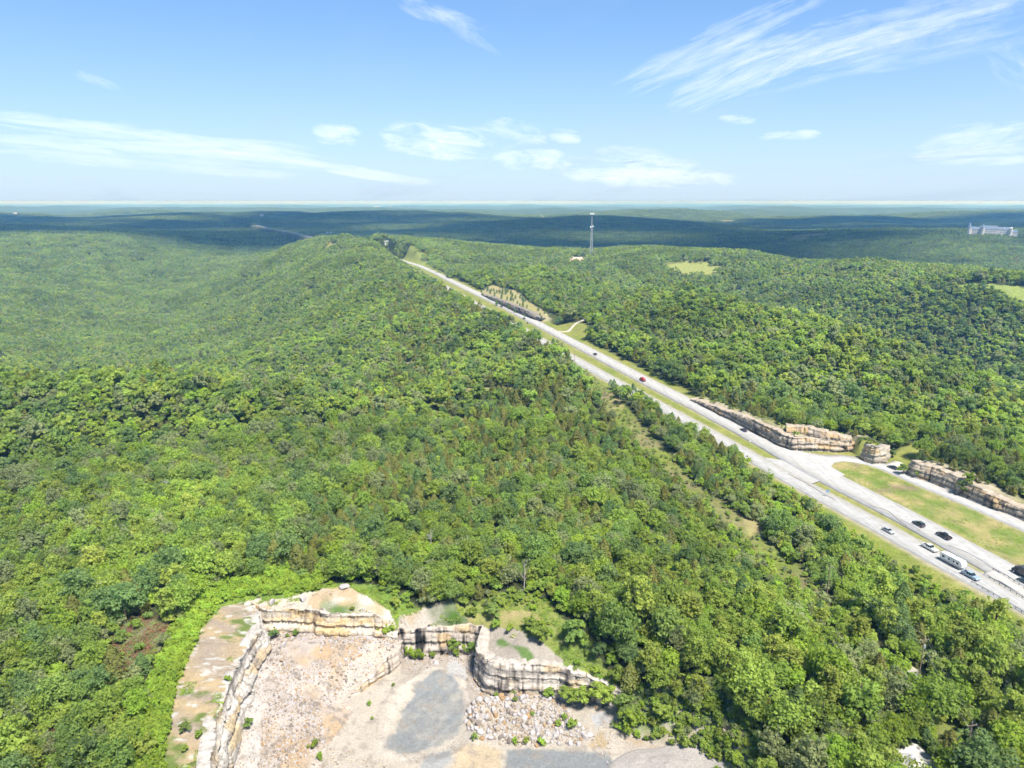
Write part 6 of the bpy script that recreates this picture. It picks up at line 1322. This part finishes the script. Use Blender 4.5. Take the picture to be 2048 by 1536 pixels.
def build_clouds():
    def uv(p):
        r = (p[0] - 1024) / F; d = (p[1] - 768) / F
        fw = math.cos(PITCH) - d * math.sin(PITCH); dn = math.sin(PITCH) + d * math.cos(PITCH)
        return r / fw, -dn / fw
    for gi, ((ang, stretch, strokes), alt) in enumerate(zip(SKY_STROKES, (7000, 4200, 2600))):
        mat = cloud_mat('cirrus_cloud' if gi < 2 else 'thin_puff_cloud', stretch, .55)
        for k, (a, b, hw, st, soft) in enumerate(strokes):
            p0, p1 = np.array(uv(a)), np.array(uv(b)); ln = np.linalg.norm(p1 - p0); e = (p1 - p0) / ln; n = np.array([-e[1], e[0]]); c = (p0 + p1) / 2; w = hw / F * 1.25
            ss, tt = np.meshgrid(np.linspace(-1, 1, 25), np.linspace(-1.25, 1.25, 13), indexing='ij')
            U = c[0] + e[0] * ss * ln * .6 + n[0] * tt * w; V = np.maximum(c[1] + e[1] * ss * ln * .6 + n[1] * tt * w, .012)
            za = alt + (k % 5) * 90 + 60 * np.sin(ss * 3 + k) + 40 * np.cos(tt * 2)
            Y = (za - H) / V; v = np.stack([U * Y, Y, za], -1).reshape(-1, 3)
            me = mesh_np('cloud', v, grid_faces(25, 13), mat, smooth=True)
            st_ = np.stack([ss * ln * .6 + k * 3.3, tt * w, np.full(ss.shape, gi * 7.0)], -1).reshape(-1, 3)
            ed = np.stack([ss, tt, np.full(ss.shape, st * (.78 if gi == 0 else .9))], -1).reshape(-1, 3)
            for nm, arr in (('st', st_), ('edge', ed)):
                q = me.attributes.new(nm, 'FLOAT_VECTOR', 'POINT'); q.data.foreach_set('vector', arr.astype(np.float32).ravel())
            tag(obj('cloud', me), kind='structure')
build_clouds()

# ------------------------------------------------------------------ fair weather clouds overhead, whose shadows lie on the far hills
def cumulus():
    mat = flat('cumulus_cloud', (.9, .9, .9), 1.0, vary=.02); r = random.Random(5); kinds = []
    for q in range(5):
        bm = bmesh.new()
        for i in range(13):
            a = r.uniform(0, 6.28); d = math.sqrt(r.random()) * .72; rad = r.uniform(.28, .48) if i else .6
            m = Matrix.Translation((math.cos(a) * d, math.sin(a) * d, rad * .1)) @ Matrix.Diagonal((r.uniform(1, 1.4), r.uniform(.8, 1.2), .45, 1))
            bmesh.ops.create_icosphere(bm, subdivisions=3 if i < 4 else 2, radius=rad, matrix=m)
        bm.verts.ensure_lookup_table(); co = np.array([v.co[:] for v in bm.verts]); nn = np.array([v.normal[:] for v in bm.verts])
        co += nn * ((fbm(co[:, 0] * 4 + q * 9, co[:, 1] * 4 + co[:, 2] * 7, 77, 4) - .5) * .3)[:, None]; co[:, 2] = np.where(co[:, 2] < 0, co[:, 2] * .2, co[:, 2])
        me = bpy.data.meshes.new('cloud'); bm.to_mesh(me); bm.free(); me.vertices.foreach_set('co', co.astype(np.float32).ravel()); me.materials.append(mat); me.update(); kinds.append(me)
    spots = [(880, 1930, 330, 260), (1350, 2000, 380, 300), (620, 2150, 330, 240), (1050, 2350, 420, 260), (250, 2350, 380, 220), (2000, 2300, 420, 400)]
    gy = 2750.0
    while gy < 6900:
        gx = -gy * .85
        while gx < gy * .85:
            if r.random() > .05: spots.append((gx + r.uniform(-150, 150), gy + r.uniform(-120, 120), r.uniform(430, 640), r.uniform(330, 460)))
            gx += 800
        gy += 620
    ml = bpy.data.objects['mansion'].location
    for k, (gx, gy, rx, ry) in enumerate(spots):
        if math.hypot(gx - ml.x, gy - ml.y) < max(rx, ry) + 60: continue
        zc = 1900 + r.uniform(-60, 120); t = zc / sun_dir.z; o = obj('cloud', kinds[k % 5], None, (gx + sun_dir.x * t, gy + sun_dir.y * t, zc), (0, 0, r.uniform(-.5, .5)), (rx, ry, min(rx, ry) * .8)); tag(o, kind='structure')
cumulus()

# ------------------------------------------------------------------ the air: one even haze round the whole land
def haze():
    m, nt, o = new_mat('haze_air'); v = nt.nodes.new('ShaderNodeVolumePrincipled'); v.inputs['Color'].default_value = HAZE_COL; v.inputs['Density'].default_value = HAZE_D
    v.inputs['Anisotropy'].default_value = .1; v.inputs['Absorption Color'].default_value = (1, 1, 1, 1)
    nt.links.new(v.outputs[0], o.inputs['Volume'])
    R = 62000; mb = MB(); mb.box(-R, -R, HAZE_BOTTOM, R, R, 124)
    h = mb.build('haze', m); tag(h, kind='stuff', label='pale blue haze lying over the far woods', cat='haze')
HAZE_COL = (.20, .50, 1.0, 1); HAZE_D = 9.5e-5; HAZE_BOTTOM = -330
haze()
